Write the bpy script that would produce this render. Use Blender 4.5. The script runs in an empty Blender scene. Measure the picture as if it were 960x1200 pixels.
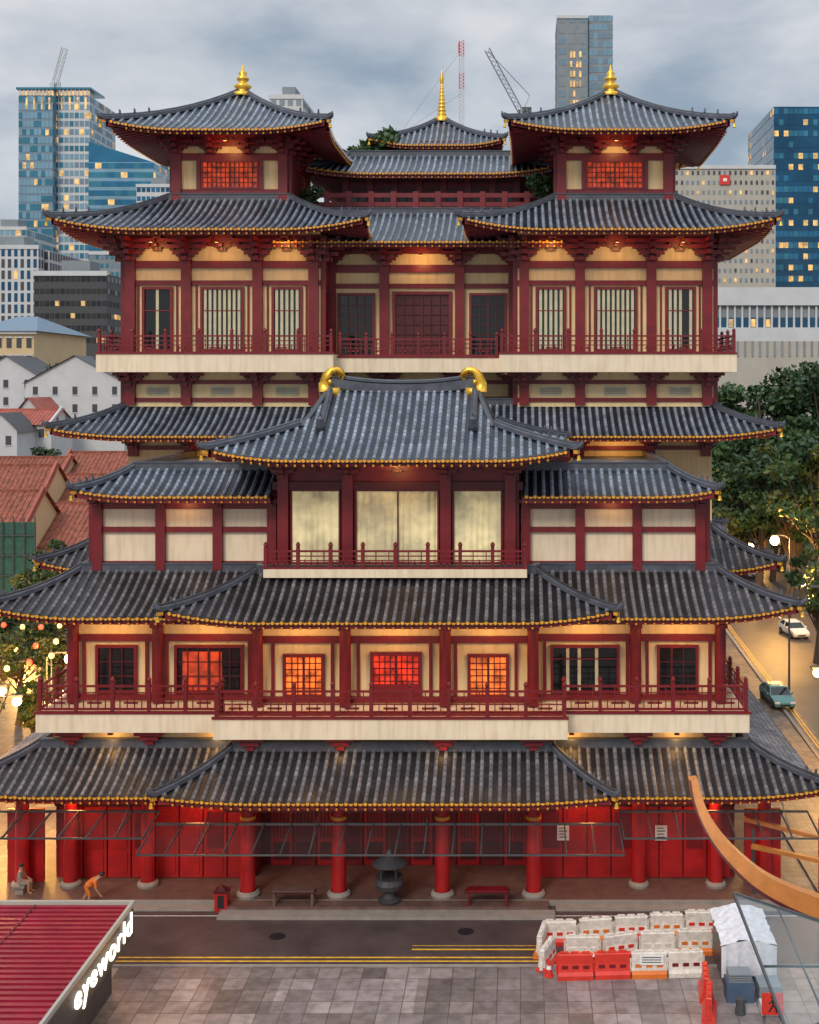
import bpy, math, random
from mathutils import Vector, Matrix
random.seed(7)
R=math.radians
sc=bpy.context.scene
CX=-6.27
# ------------------------------------------------------------ materials
MATS=[];MI={}
def mat(name,col,rough=.6,metal=0,emit=None,es=0,noise=.15,nscale=2.0,bump=0,spec=None,alpha=1,streak=0,evar=0):
    m=bpy.data.materials.new(name);m.use_nodes=True
    nt=m.node_tree;b=nt.nodes['Principled BSDF'];L=nt.links
    b.inputs['Roughness'].default_value=rough;b.inputs['Metallic'].default_value=metal
    if spec is not None:b.inputs['Specular IOR Level'].default_value=spec
    tc=nt.nodes.new('ShaderNodeTexCoord');n=nt.nodes.new('ShaderNodeTexNoise')
    n.inputs['Scale'].default_value=nscale;n.inputs['Detail'].default_value=6;n.inputs['Roughness'].default_value=.65
    L.new(tc.outputs['Object'],n.inputs['Vector'])
    r=nt.nodes.new('ShaderNodeValToRGB')
    r.color_ramp.elements[0].position=.3;r.color_ramp.elements[1].position=.7
    r.color_ramp.elements[0].color=[c*(1-noise) for c in col]+[1]
    r.color_ramp.elements[1].color=[min(1,c*(1+noise)) for c in col]+[1]
    L.new(n.outputs['Fac'],r.inputs['Fac']);out=r.outputs['Color']
    if streak:
        mp=nt.nodes.new('ShaderNodeMapping');mp.inputs['Scale'].default_value=(3.2,3.2,.35);L.new(tc.outputs['Object'],mp.inputs['Vector'])
        n2=nt.nodes.new('ShaderNodeTexNoise');n2.inputs['Scale'].default_value=1.3;n2.inputs['Detail'].default_value=7;L.new(mp.outputs[0],n2.inputs['Vector'])
        r2=nt.nodes.new('ShaderNodeValToRGB');r2.color_ramp.elements[0].position=.33;r2.color_ramp.elements[1].position=.55
        g=1-streak;r2.color_ramp.elements[0].color=(g,g*.97,g*.93,1);r2.color_ramp.elements[1].color=(1,1,1,1);L.new(n2.outputs['Fac'],r2.inputs['Fac'])
        mx=nt.nodes.new('ShaderNodeMix');mx.data_type='RGBA';mx.blend_type='MULTIPLY';mx.inputs['Factor'].default_value=1
        L.new(out,mx.inputs['A']);L.new(r2.outputs['Color'],mx.inputs['B']);out=mx.outputs['Result']
    L.new(out,b.inputs['Base Color'])
    if bump:
        bp=nt.nodes.new('ShaderNodeBump');bp.inputs['Strength'].default_value=bump;bp.inputs['Distance'].default_value=.05
        L.new(n.outputs['Fac'],bp.inputs['Height']);L.new(bp.outputs['Normal'],b.inputs['Normal'])
    if emit:
        b.inputs['Emission Color'].default_value=list(emit)+[1];b.inputs['Emission Strength'].default_value=es
        if evar:
            n3=nt.nodes.new('ShaderNodeTexNoise');n3.inputs['Scale'].default_value=evar;n3.inputs['Detail'].default_value=3;L.new(tc.outputs['Object'],n3.inputs['Vector'])
            mr=nt.nodes.new('ShaderNodeMapRange');mr.inputs['From Min'].default_value=.36;mr.inputs['From Max'].default_value=.66;mr.inputs['To Min'].default_value=es*.12;mr.inputs['To Max'].default_value=es*1.5
            L.new(n3.outputs['Fac'],mr.inputs['Value']);L.new(mr.outputs['Result'],b.inputs['Emission Strength'])
    if alpha<1:b.inputs['Alpha'].default_value=alpha
    MI[name]=len(MATS);MATS.append(m);return m
mat('red',(.17,.007,.012),.42,noise=.3,nscale=1.2)
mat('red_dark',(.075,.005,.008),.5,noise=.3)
mat('red_bright',(.38,.008,.010),.45,noise=.28,nscale=.9)
mat('cream',(.80,.60,.33),.8,noise=.07,nscale=.8,streak=.12)
mat('whitewall',(.82,.68,.49),.8,noise=.07,nscale=.7,streak=.13)
mat('gold',(.88,.50,.06),.3,.7,noise=.15)
mat('goldpaint',(.70,.32,.03),.45,0,noise=.3,nscale=6)
mat('slat',(.52,.48,.33),.6)
mat('green_dark',(.012,.03,.022),.3)
mat('darkglass',(.01,.012,.014),.08,noise=.3)
mat('glow_red',(.5,.03,.02),.5,emit=(1,.045,.012),es=.75,evar=1.6)
mat('glow_orange',(.6,.15,.03),.5,emit=(1,.17,.025),es=1.0,evar=1.8)
mat('glow_dim',(.4,.05,.02),.5,emit=(1,.08,.012),es=.33,evar=2.2)
mat('glow_curtain',(.62,.56,.36),.8,emit=(1,.80,.38),es=.22,evar=.5)  # cloth emits weakly, standing in for light from the room behind
mat('grey_deck',(.10,.105,.12),.8)
mat('stone',(.27,.23,.20),.8,bump=.2)
mat('floor_stone',(.13,.075,.06),.5,noise=.3)
mat('steel',(.10,.105,.11),.4,.5)
mat('black',(.012,.012,.014),.5)
mat('white',(.75,.75,.73),.5,noise=.06)
mat('orange',(.65,.16,.02),.5)
mat('skin',(.42,.22,.13),.6)
mat('lamp',(1,.8,.5),.4,emit=(1,.62,.22),es=40)
mat('lampsoft',(1,.8,.5),.4,emit=(1,.5,.12),es=2.2)
mat('downlight',(.5,.3,.15),.4,emit=(1,.5,.15),es=.9)
mat('signlight',(1,1,1),.4,emit=(1,.92,.72),es=1.7)
mat('bark',(.08,.055,.04),.9,bump=.5,nscale=5)
mat('leaf1',(.022,.055,.016),.6,noise=.4);mat('leaf2',(.04,.085,.02),.6,noise=.4);mat('leaf3',(.09,.10,.018),.6,noise=.4)
mat('terracotta',(.28,.085,.05),.8,noise=.45,nscale=1.5,streak=.4)
mat('terracotta2',(.36,.10,.07),.8,noise=.3,nscale=.7)
mat('b_white',(.52,.53,.54),.7,noise=.08,nscale=.3)
mat('b_beige',(.40,.37,.32),.8,noise=.08,nscale=.3)
mat('b_cream',(.60,.44,.25),.8,noise=.08,nscale=.3)
mat('b_dark',(.05,.05,.055),.5,noise=.2)
mat('b_grey',(.20,.23,.25),.6,noise=.15,nscale=.2)
mat('b_slate',(.14,.21,.28),.5,noise=.15)
mat('glass_blue',(.025,.15,.27),.15,.3,noise=.3,nscale=.1)
mat('glass_teal',(.04,.19,.27),.2,.3,noise=.3,nscale=.1)
mat('glass_light',(.20,.34,.43),.2,.3,noise=.2,nscale=.1)
mat('glass_deep',(.012,.075,.15),.15,.3,noise=.3,nscale=.1)
mat('win_lit',(.5,.35,.15),.5,emit=(1,.52,.15),es=.6,noise=.5,evar=.35)
mat('win_dim',(.3,.25,.15),.4,emit=(1,.55,.2),es=.22,evar=.3)
mat('yellow',(.75,.42,.03),.6,noise=.35,nscale=3)
mat('paint_white',(.6,.6,.58),.6,noise=.3,nscale=4)
mat('barrier_red',(.62,.035,.02),.4,noise=.15)
mat('barrier_white',(.66,.60,.53),.5,noise=.25,nscale=4)
mat('brown_steel',(.52,.19,.045),.42,.1,noise=.15)
mat('kiosk_red',(.26,.008,.028),.4,noise=.25,nscale=.8)
mat('tarp_blue',(.06,.10,.17),.6)
mat('cloth_white',(.68,.68,.72),.8,bump=.4,nscale=5)
mat('car_white',(.75,.75,.74),.25);mat('car_blue',(.10,.26,.26),.25)
mat('tyre',(.02,.02,.02),.8)
mat('net_green',(.02,.09,.075),.8,noise=.4)
mat('redlight',(1,.1,.05),.5,emit=(1,.05,.02),es=4)
mat('glass',(.30,.42,.46),.06,0,noise=.1,alpha=.25)
mat('canopy_glass',(.12,.11,.11),.12,0,noise=.2,alpha=.10)
def tile(name,ca,cb):
    m=bpy.data.materials.new(name);m.use_nodes=True;nt=m.node_tree;N=nt.nodes;L=nt.links
    b=N['Principled BSDF'];b.inputs['Roughness'].default_value=.36
    uv=N.new('ShaderNodeUVMap');sp=N.new('ShaderNodeSeparateXYZ');L.new(uv.outputs[0],sp.inputs[0])
    mu=N.new('ShaderNodeMath');mu.operation='MULTIPLY';mu.inputs[1].default_value=2.7;L.new(sp.outputs['Y'],mu.inputs[0])
    fr=N.new('ShaderNodeMath');fr.operation='FRACT';L.new(mu.outputs[0],fr.inputs[0])
    tc=N.new('ShaderNodeTexCoord')
    n=N.new('ShaderNodeTexNoise');n.inputs['Scale'].default_value=.45;n.inputs['Detail'].default_value=9;n.inputs['Roughness'].default_value=.72;L.new(tc.outputs['Object'],n.inputs['Vector'])
    r=N.new('ShaderNodeValToRGB');r.color_ramp.elements[0].position=.35;r.color_ramp.elements[1].position=.68
    r.color_ramp.elements[0].color=ca+(1,);r.color_ramp.elements[1].color=cb+(1,);L.new(n.outputs['Fac'],r.inputs['Fac'])
    fl=N.new('ShaderNodeMath');fl.operation='FLOOR';L.new(mu.outputs[0],fl.inputs[0])
    mx_=N.new('ShaderNodeMath');mx_.operation='MULTIPLY';mx_.inputs[1].default_value=2.2;L.new(sp.outputs['X'],mx_.inputs[0])
    fx=N.new('ShaderNodeMath');fx.operation='FLOOR';L.new(mx_.outputs[0],fx.inputs[0])
    cb_=N.new('ShaderNodeCombineXYZ');L.new(fx.outputs[0],cb_.inputs[0]);L.new(fl.outputs[0],cb_.inputs[1])
    wn=N.new('ShaderNodeTexWhiteNoise');L.new(cb_.outputs[0],wn.inputs['Vector'])
    mr=N.new('ShaderNodeMapRange');mr.inputs['To Min'].default_value=.68;mr.inputs['To Max'].default_value=1.3;L.new(wn.outputs['Value'],mr.inputs['Value'])
    m1=N.new('ShaderNodeMix');m1.data_type='RGBA';m1.blend_type='MULTIPLY';m1.inputs['Factor'].default_value=1
    L.new(r.outputs['Color'],m1.inputs['A']);L.new(mr.outputs['Result'],m1.inputs['B'])
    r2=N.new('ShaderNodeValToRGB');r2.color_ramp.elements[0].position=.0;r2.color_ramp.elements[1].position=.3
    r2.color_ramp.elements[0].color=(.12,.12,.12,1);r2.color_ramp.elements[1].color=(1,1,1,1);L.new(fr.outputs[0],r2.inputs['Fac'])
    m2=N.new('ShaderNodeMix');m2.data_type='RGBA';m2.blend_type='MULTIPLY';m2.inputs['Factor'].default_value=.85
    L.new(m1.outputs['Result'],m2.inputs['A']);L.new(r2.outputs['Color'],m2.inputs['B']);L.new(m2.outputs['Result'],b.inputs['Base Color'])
    bp=N.new('ShaderNodeBump');bp.inputs['Strength'].default_value=.7;bp.inputs['Distance'].default_value=.05
    L.new(fr.outputs[0],bp.inputs['Height']);L.new(bp.outputs['Normal'],b.inputs['Normal'])
    MI[name]=len(MATS);MATS.append(m)
tile('tileA',(.15,.185,.24),(.34,.385,.46))  # rib copy of the tile, lightened: caught sky light put into the colour
tile('tileA_pan',(.012,.015,.023),(.026,.032,.045))  # same tile darkened between ribs, groove shade put into the colour
tile('tileB',(.105,.098,.105),(.25,.235,.245))  # same tile, darker and browner: lower-roof shade put into the colour
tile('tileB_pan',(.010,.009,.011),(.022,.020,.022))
mat('ridge',(.075,.08,.10),.4,noise=.4,nscale=1.5)
# ------------------------------------------------------------ mesh builder
class MB:
    def __init__(s):s.v=[];s.f=[];s.m=[];s.uv=[];s.xf=None
    def add(s,vs,fs,mt,uvs=None):
        o=len(s.v)
        if s.xf is not None: vs=[tuple(s.xf@Vector(p)) for p in vs]
        s.v+=list(vs);k=MI[mt]
        for f in fs:
            s.f.append([a+o for a in f]);s.m.append(k)
            s.uv.append([uvs[a] for a in f] if uvs else None)
    def box(s,x0,x1,y0,y1,z0,z1,mt):
        s.add([(x0,y0,z0),(x1,y0,z0),(x1,y1,z0),(x0,y1,z0),(x0,y0,z1),(x1,y0,z1),(x1,y1,z1),(x0,y1,z1)],
              [(0,3,2,1),(4,5,6,7),(0,1,5,4),(1,2,6,5),(2,3,7,6),(3,0,4,7)],mt)
    def cyl(s,x,y,z0,z1,r0,r1,n,mt):
        vs=[(x+r0*math.cos(2*math.pi*i/n),y+r0*math.sin(2*math.pi*i/n),z0) for i in range(n)]
        vs+=[(x+r1*math.cos(2*math.pi*i/n),y+r1*math.sin(2*math.pi*i/n),z1) for i in range(n)]
        s.add(vs,[(i,(i+1)%n,n+(i+1)%n,n+i) for i in range(n)]+[tuple(range(n))[::-1],tuple(range(n,2*n))],mt)
    def lathe(s,x,y,prof,n,mt):
        vs=[]
        for r,z in prof:
            for i in range(n):
                a=2*math.pi*i/n;vs.append((x+r*math.cos(a),y+r*math.sin(a),z))
        s.add(vs,[(j*n+i,j*n+(i+1)%n,(j+1)*n+(i+1)%n,(j+1)*n+i) for j in range(len(prof)-1) for i in range(n)],mt)
    def tube(s,pts,rs,n,mt,sq=1.0):
        pts=[Vector(p) for p in pts]
        if not hasattr(rs,'__len__'):rs=[rs]*len(pts)
        vs=[]
        for i,p in enumerate(pts):
            t=(pts[min(i+1,len(pts)-1)]-pts[max(i-1,0)])
            if t.length<1e-6:t=Vector((0,0,1))
            t.normalize()
            up=Vector((0,0,1)) if abs(t.z)<.95 else Vector((0,1,0))
            a=t.cross(up).normalized();b=a.cross(t).normalized()
            for k in range(n):
                an=2*math.pi*(k+.5)/n;vs.append(tuple(p+a*math.cos(an)*rs[i]+b*math.sin(an)*rs[i]*sq))
        fs=[(j*n+k,j*n+(k+1)%n,(j+1)*n+(k+1)%n,(j+1)*n+k) for j in range(len(pts)-1) for k in range(n)]
        fs.append(tuple(range(n)));fs.append(tuple(range((len(pts)-1)*n,len(pts)*n)))
        s.add(vs,fs,mt)
    def beam(s,p,q,w,h,mt):
        p=Vector(p);q=Vector(q);t=(q-p).normalized();up=Vector((0,0,1)) if abs(t.z)<.95 else Vector((0,1,0))
        a=t.cross(up).normalized()*w/2;b=a.cross(t).normalized()*h/2
        s.add([tuple(c+sa*a+sb*b) for c in (p,q) for sa,sb in ((-1,-1),(1,-1),(1,1),(-1,1))],
              [(0,1,2,3),(7,6,5,4),(0,4,5,1),(1,5,6,2),(2,6,7,3),(3,7,4,0)],mt)
    def quad(s,a,b,c,d,mt):s.add([a,b,c,d],[(0,1,2,3)],mt)
    def obj(s,name,parent=None,smooth=False):
        me=bpy.data.meshes.new(name);me.from_pydata(s.v,[],s.f)
        used=sorted(set(s.m));mp={u:i for i,u in enumerate(used)}
        for u in used:me.materials.append(MATS[u])
        me.polygons.foreach_set('material_index',[mp[k] for k in s.m])
        if any(u for u in s.uv):
            ul=me.uv_layers.new(name='UVMap');d=[]
            for f,u in zip(s.f,s.uv):
                if u:
                    for a in u:d+=[a[0],a[1]]
                else:d+=[0,0]*len(f)
            ul.data.foreach_set('uv',d)
        if smooth:me.polygons.foreach_set('use_smooth',[True]*len(me.polygons))
        me.update()
        o=bpy.data.objects.new(name,me);sc.collection.objects.link(o)
        if parent:o.parent=parent
        return o
def empty(name):
    e=bpy.data.objects.new(name,None);sc.collection.objects.link(e);return e
def light(name,loc,energy,col,size=.15,parent=None):
    l=bpy.data.lights.new(name,'POINT');l.energy=energy;l.color=col;l.shadow_soft_size=size
    o=bpy.data.objects.new(name,l);o.location=loc;sc.collection.objects.link(o)
    if parent:o.parent=parent
    return o
T=empty('buddhist_temple')
# ------------------------------------------------------------ roofs
def roof(name,O,I,z0,z1,sides='FLR',lift=.65,Lw=4.5,spc=.44,a=.6,tl='tileA',hipL=True,hipR=True,cap={},smf=None,topridge=True):
    m=MB();ox0,ox1,oy0,oy1=O;ix0,ix1,iy0,iy1=I
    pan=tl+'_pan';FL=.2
    for sd in sides:
        if sd=='F': e0,e1,run,ra,rb=ox0,ox1,iy0-oy0,ix0-ox0,ox1-ix1
        elif sd=='B': e0,e1,run,ra,rb=ox0,ox1,oy1-iy1,ix0-ox0,ox1-ix1
        elif sd=='L': e0,e1,run,ra,rb=oy0,oy1,ix0-ox0,iy0-oy0,oy1-iy1
        else: e0,e1,run,ra,rb=oy0,oy1,ox1-ix1,iy0-oy0,oy1-iy1
        lA=lB=True
        if sd in 'FB':
            lA,lB=hipL,hipR
            if not hipL:ra=0
            if not hipR:rb=0
        cp=cap.get(sd,1)
        def smax(e):
            if smf and sd in 'FB':return smf(e)
            v=cp
            if ra>1e-6:v=min(v,(e-e0)/ra)
            if rb>1e-6:v=min(v,(e1-e)/rb)
            return max(0,v)
        def P(e,s,dz=0,de=0):
            h=z0+(z1-z0)*(a*s+(1-a)*s*s)
            sc_=max(0,1-max(s,0))**1.5
            q=0
            if lA:q+=max(0,1-max(0,(e-e0)-s*ra)/Lw)**2
            if lB:q+=max(0,1-max(0,(e1-e)-s*rb)/Lw)**2
            h+=lift*sc_*q
            d=s*run-FL*q*sc_
            e_=e+de
            if sd=='F':return (e_,oy0+d,h+dz)
            if sd=='B':return (e_,oy1-d,h+dz)
            if sd=='L':return (ox0+d,e_,h+dz)
            return (ox1-d,e_,h+dz)
        sl=math.hypot(run,z1-z0)
        n=max(2,int(round((e1-e0)/spc)));st=(e1-e0)/n
        J=7
        es=[e0+i*st for i in range(n+1)]
        if ra>0 or rb>0: es=sorted(set(es+[e0+ra*cp,e1-rb*cp]))
        es=[e for e in es if e0-1e-6<=e<=e1+1e-6]
        vs=[];uvs=[]
        for e in es:
            sm=smax(e)
            for j in range(J+1):
                s=sm*j/J;vs.append(P(e,s));uvs.append((e,s*sl))
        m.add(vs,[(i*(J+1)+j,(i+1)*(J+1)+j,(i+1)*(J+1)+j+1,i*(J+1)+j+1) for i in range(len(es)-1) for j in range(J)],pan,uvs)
        vs=[];th=.34
        for e in es:
            sm=smax(e);hh=P(e,0)[2];pz=P(e,sm)
            vs+=[P(e,0),P(e,0,-.13),P(e,min(sm,.03),-.13),P(e,min(sm,.03),-th),(pz[0],pz[1],min(pz[2]-.05,hh-th+(z1-z0)*.42*sm))]
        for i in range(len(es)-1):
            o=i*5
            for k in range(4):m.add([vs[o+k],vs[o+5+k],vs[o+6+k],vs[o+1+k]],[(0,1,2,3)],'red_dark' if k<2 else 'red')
        r=.105
        for i in range(n):
            e=e0+(i+.5)*st;sm=smax(e)
            if sm<.02:continue
            K=max(2,int(J*sm)+1);vs=[];uvs=[]
            for j in range(K+1):
                s=-.01+(sm+.01)*j/K
                for k in range(5):
                    an=math.pi*k/4;vs.append(P(e,s,r*1.25*math.sin(an),r*math.cos(an)));uvs.append((e,s*sl))
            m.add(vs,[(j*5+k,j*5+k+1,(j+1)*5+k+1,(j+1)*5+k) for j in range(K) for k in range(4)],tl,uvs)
            m.add([P(e,-.022,r*.85*math.sin(math.pi*k/4)+.03,r*.85*math.cos(math.pi*k/4)) for k in range(8)],[tuple(range(8))],'goldpaint')
            if i<n-1:
                e2=e0+(i+1)*st
                m.add([P(e2,-.012,.03,-.12),P(e2,-.012,.03,.12),P(e2,-.012,-.05,.07),P(e2,-.012,-.08,0),P(e2,-.012,-.05,-.07)],[(0,1,2,3,4)],'goldpaint')
            if sm>.12:
                hh=P(e,0)[2]
                pa=list(P(e,.0));pa[2]-=.25;pb=list(P(e,sm*.92));pb[2]=min(pb[2]-.12,hh-th-.06+(z1-z0)*.42*sm*.92)
                m.beam(pa,pb,.12,.12,'red')
                pc=list(P(e,-.012));pc[2]-=.25;pd=list(P(e,.004));pd[2]-=.25
                m.beam(pc,pd,.085,.085,'goldpaint')
    def hip(cx,cy,jx,jy,s1=1):
        pts=[]
        for j in range(-1,9):
            s=s1*j/8 if j>=0 else -.03
            h=z0+(z1-z0)*(a*s+(1-a)*s*s)+lift*max(0,1-max(0,s))**1.5
            f=FL*max(0,1-max(0,s))**1.5
            dx=jx-cx;dy=jy-cy
            pts.append((cx+dx*s-math.copysign(f,dx),cy+dy*s-math.copysign(f,dy),h+.16+(.1 if j<0 else 0)))
        m.tube(pts,.17,6,'ridge',1.15)
        m.tube([(p[0],p[1],p[2]+.18) for p in pts],.08,6,tl)
        p0=Vector(pts[0]);d=(Vector(pts[0])-Vector(pts[2])).normalized()
        m.tube([p0,p0+d*.12+Vector((0,0,.06)),p0+d*.2+Vector((0,0,.18)),p0+d*.22+Vector((0,0,.32))],[.17,.14,.09,.03],6,'ridge')
        for kk in (1,2,3):
            p2=Vector(pts[1]).lerp(Vector(pts[4]),kk*.27);m.tube([p2+Vector((0,0,.2)),p2+Vector((0,0,.4)),p2+d*.07+Vector((0,0,.46))],[.08,.06,.02],5,'ridge')
        b=p0+Vector((0,0,-.62));m.lathe(b.x,b.y,[(.02,b.z+.2),(.07,b.z+.16),(.1,b.z),(.12,b.z-.05),(0,b.z-.05)],8,'gold')
        m.tube([b+Vector((0,0,.2)),p0],.02,4,'black')
        m.beam(p0+Vector((0,0,-.28)),p0-d*.25+Vector((0,0,-.28)),.17,.17,'goldpaint')
    s1=.5 if smf else 1
    if 'F' in sides:
        if hipL:hip(ox0,oy0,ix0,iy0,s1)
        if hipR:hip(ox1,oy0,ix1,iy0,s1)
    if 'B' in sides:
        if hipL:hip(ox0,oy1,ix0,iy1,s1)
        if hipR:hip(ox1,oy1,ix1,iy1,s1)
    if topridge and not smf:
        if 'F' in sides:
            m.box(ix0,ix1,iy0-.14,iy0+.14,z1-.1,z1+.3,'ridge');m.box(ix0,ix1,iy0-.19,iy0+.19,z1+.3,z1+.38,'tileA')
        if 'L' in sides:m.box(ix0-.14,ix0+.14,iy0+.2,iy1,z1-.1,z1+.35,'ridge')
        if 'R' in sides:m.box(ix1-.14,ix1+.14,iy0+.2,iy1,z1-.1,z1+.35,'ridge')
    return m.obj(name,T)
def X(o):return CX+o
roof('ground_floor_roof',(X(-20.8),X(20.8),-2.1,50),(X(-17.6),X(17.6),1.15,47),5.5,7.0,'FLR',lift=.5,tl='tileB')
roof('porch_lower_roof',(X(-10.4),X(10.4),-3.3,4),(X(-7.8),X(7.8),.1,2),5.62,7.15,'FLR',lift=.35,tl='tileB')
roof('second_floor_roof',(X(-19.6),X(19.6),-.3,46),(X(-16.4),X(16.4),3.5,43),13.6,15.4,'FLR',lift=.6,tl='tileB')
roof('porch_middle_roof',(X(-10.6),X(10.6),-1.5,6),(X(-7.1),X(7.1),2.4,4),13.62,15.45,'FLR',lift=.55,tl='tileB')
roof('wing_block_roof',(X(-16.0),X(-6.35),1.9,20),(X(-14.0),X(-6.35),4.6,17),19.3,20.55,'FL',hipR=False,lift=.3,Lw=3)
roof('wing_block_roof',(X(6.35),X(16.0),1.9,20),(X(6.35),X(14.0),4.6,17),19.3,20.55,'FR',hipL=False,lift=.3,Lw=3)
roof('side_porch_roof',(X(12),X(20.6),9,27),(X(12),X(17.5),12,24),14.5,16.5,'FRB',hipL=False,lift=.5,Lw=3,tl='tileB')
roof('side_porch_roof',(X(-20.6),X(-12),9,27),(X(-17.5),X(-12),12,24),14.5,16.5,'FLB',hipR=False,lift=.5,Lw=3,tl='tileB')
HW=8.65;RZ1=24.65
def smf(e):
    o=abs(e-CX)
    if o<=3.95:return 1
    if o<=4.9:return 1-.5*(o-3.95)/.95
    return max(0,.5*(HW-o)/(HW-4.9))
RX=2*(HW-4.9)
roof('main_porch_roof',(X(-HW),X(HW),-.5,11.9),(X(-HW+RX),X(HW-RX),5.7,5.7),21.3,RZ1,'FLRB',lift=.5,Lw=4,a=.62,cap={'L':.5,'R':.5},smf=smf,spc=.42)
m=MB()
def hz(s,a=.62):return 21.3+(RZ1-21.3)*(a*s+(1-a)*s*s)
for s_ in (-1,1):
    for yd in (1,-1):
        pts=[(X(s_*3.85),5.7-yd*6.2*(1-s),hz(s)+.22) for s in [.46,.5,.6,.7,.8,.9,1]]
        m.tube(pts,.19,6,'ridge',1.3)
        m.tube([(p[0],p[1],p[2]+.26) for p in pts],.08,5,'tileA')
        e=Vector(pts[0]);m.tube([e,e+Vector((0,-.15*yd,.15)),e+Vector((0,-.3*yd,.5)),e+Vector((0,-.2*yd,.75))],[.26,.26,.2,.05],6,'ridge')
        pts=[(X(s_*(4.9-.95*(s-.5)/.5)),5.7-yd*6.2*(1-s),hz(s)+.12) for s in [.5,.6,.7,.8,.9,1]]
        m.tube(pts,.16,6,'tileA',1.2)
    pr=[(X(s_*4.3),5.7-6.2*(1-s),hz(s)-.1) for s in [.5,.6,.7,.8,.9,1]]
    pr+= [(p[0],11.4-p[1],p[2]) for p in pr[-2::-1]]
    m.add(pr,[tuple(range(len(pr)))],'red')
N=14;pts=[(X(-3.85+7.7*i/N),5.7,RZ1+.1+.35*abs(2*i/N-1)**2.2) for i in range(N+1)]
m.tube(pts,.24,4,'ridge',1.4);m.tube([(p[0],p[1],p[2]+.36) for p in pts],.12,6,'tileA')
m.obj('main_porch_ridges',T)
for s_ in (-1,1):
    m=MB();bx=X(s_*3.75)
    path=[(0,.0),(-.02,.45),(.05,.85),(.3,1.12),(.62,1.17),(.86,1.05),(.96,.84),(.9,.68),(.76,.66)]
    pts=[(bx+s_*.35-s_*x_*1.0,5.55,RZ1-.05+z) for x_,z in path]
    m.tube(pts,[.40,.38,.32,.26,.21,.16,.12,.08,.04],8,'gold',.8)
    for i in range(1,6):
        p=Vector(pts[i]);q=Vector(pts[i-1]);t=(p-q).normalized();nn=Vector((-t.z,0,t.x))*(-s_)
        m.tube([p,p-nn*.40],[.12,.02],5,'gold')
    m.box(bx-.4,bx+.4,5.3,6.1,RZ1-.3,RZ1+.15,'gold')
    m.lathe(bx+s_*.1,5.28,[(0,RZ1+.6),(.1,RZ1+.55),(.12,RZ1+.45),(.08,RZ1+.35),(0,RZ1+.3)],8,'gold')
    m.obj('ridge_dragon',T,smooth=True)
roof('main_body_roof',(X(-21.3),X(21.3),12.5,55),(X(-17.9),X(17.9),16.4,51),21.9,23.75,'FLR',lift=.45)
roof('tower_wing_roof',(X(-21.2),X(-3.0),12.5,32),(X(-16.2),X(-8.4),18.5,26),34.15,36.8,'FLRB',lift=.6,Lw=5,a=.55)
roof('tower_wing_roof',(X(3.0),X(21.2),12.5,32),(X(8.4),X(16.2),18.5,26),34.15,36.8,'FLRB',lift=.6,Lw=5,a=.55)
roof('centre_upper_roof',(X(-9),X(9),15.2,30),(X(-9),X(9),20.7,25),33.7,36.2,'F',hipL=False,hipR=False)
for s in (-1,1):
    c=s*12.3
    roof('corner_tower_roof',(X(c-6.6),X(c+6.6),15.2,29.2),(X(c-.12),X(c+.12),22.08,22.32),40.6,44.4,'FLRB',lift=.5,Lw=4.5,a=.6,topridge=False)
roof('hall_roof',(X(-8.4),X(8.4),24,46),(X(-6),X(6),28.4,42),39.4,41.4,'FLR',lift=.4)
roof('pagoda_roof',(X(-4.8),X(4.8),33,43),(X(-.15),X(.15),37.9,38.1),43.1,46.0,'FLRB',lift=.4,Lw=3,topridge=False)
m=MB()
for s in (-1,1):
    x=X(s*12.3);z=44.2
    m.lathe(x,22.2,[(.75,z),(.8,z+.2),(.4,z+.35),(.42,z+.5),(.6,z+.68),(.42,z+.85),(.22,z+.98),(.4,z+1.12),(.42,z+1.25),(.2,z+1.42),(.3,z+1.58),(.12,z+1.75),(.05,z+2.1),(0,z+2.2)],16,'gold')
z=45.9
pr=[(.6,z),(.62,z+.3),(.3,z+.45)]
for i in range(8):
    r=.36-.03*i;pr+=[(r,z+.55+i*.3),(r,z+.68+i*.3),(r*.5,z+.7+i*.3)]
pr+=[(.14,z+3.1),(.18,z+3.4),(.03,z+4.1),(0,z+4.2)]
m.lathe(X(0),38,pr,14,'gold')
m.obj('gilt_finials',T,smooth=True)
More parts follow.
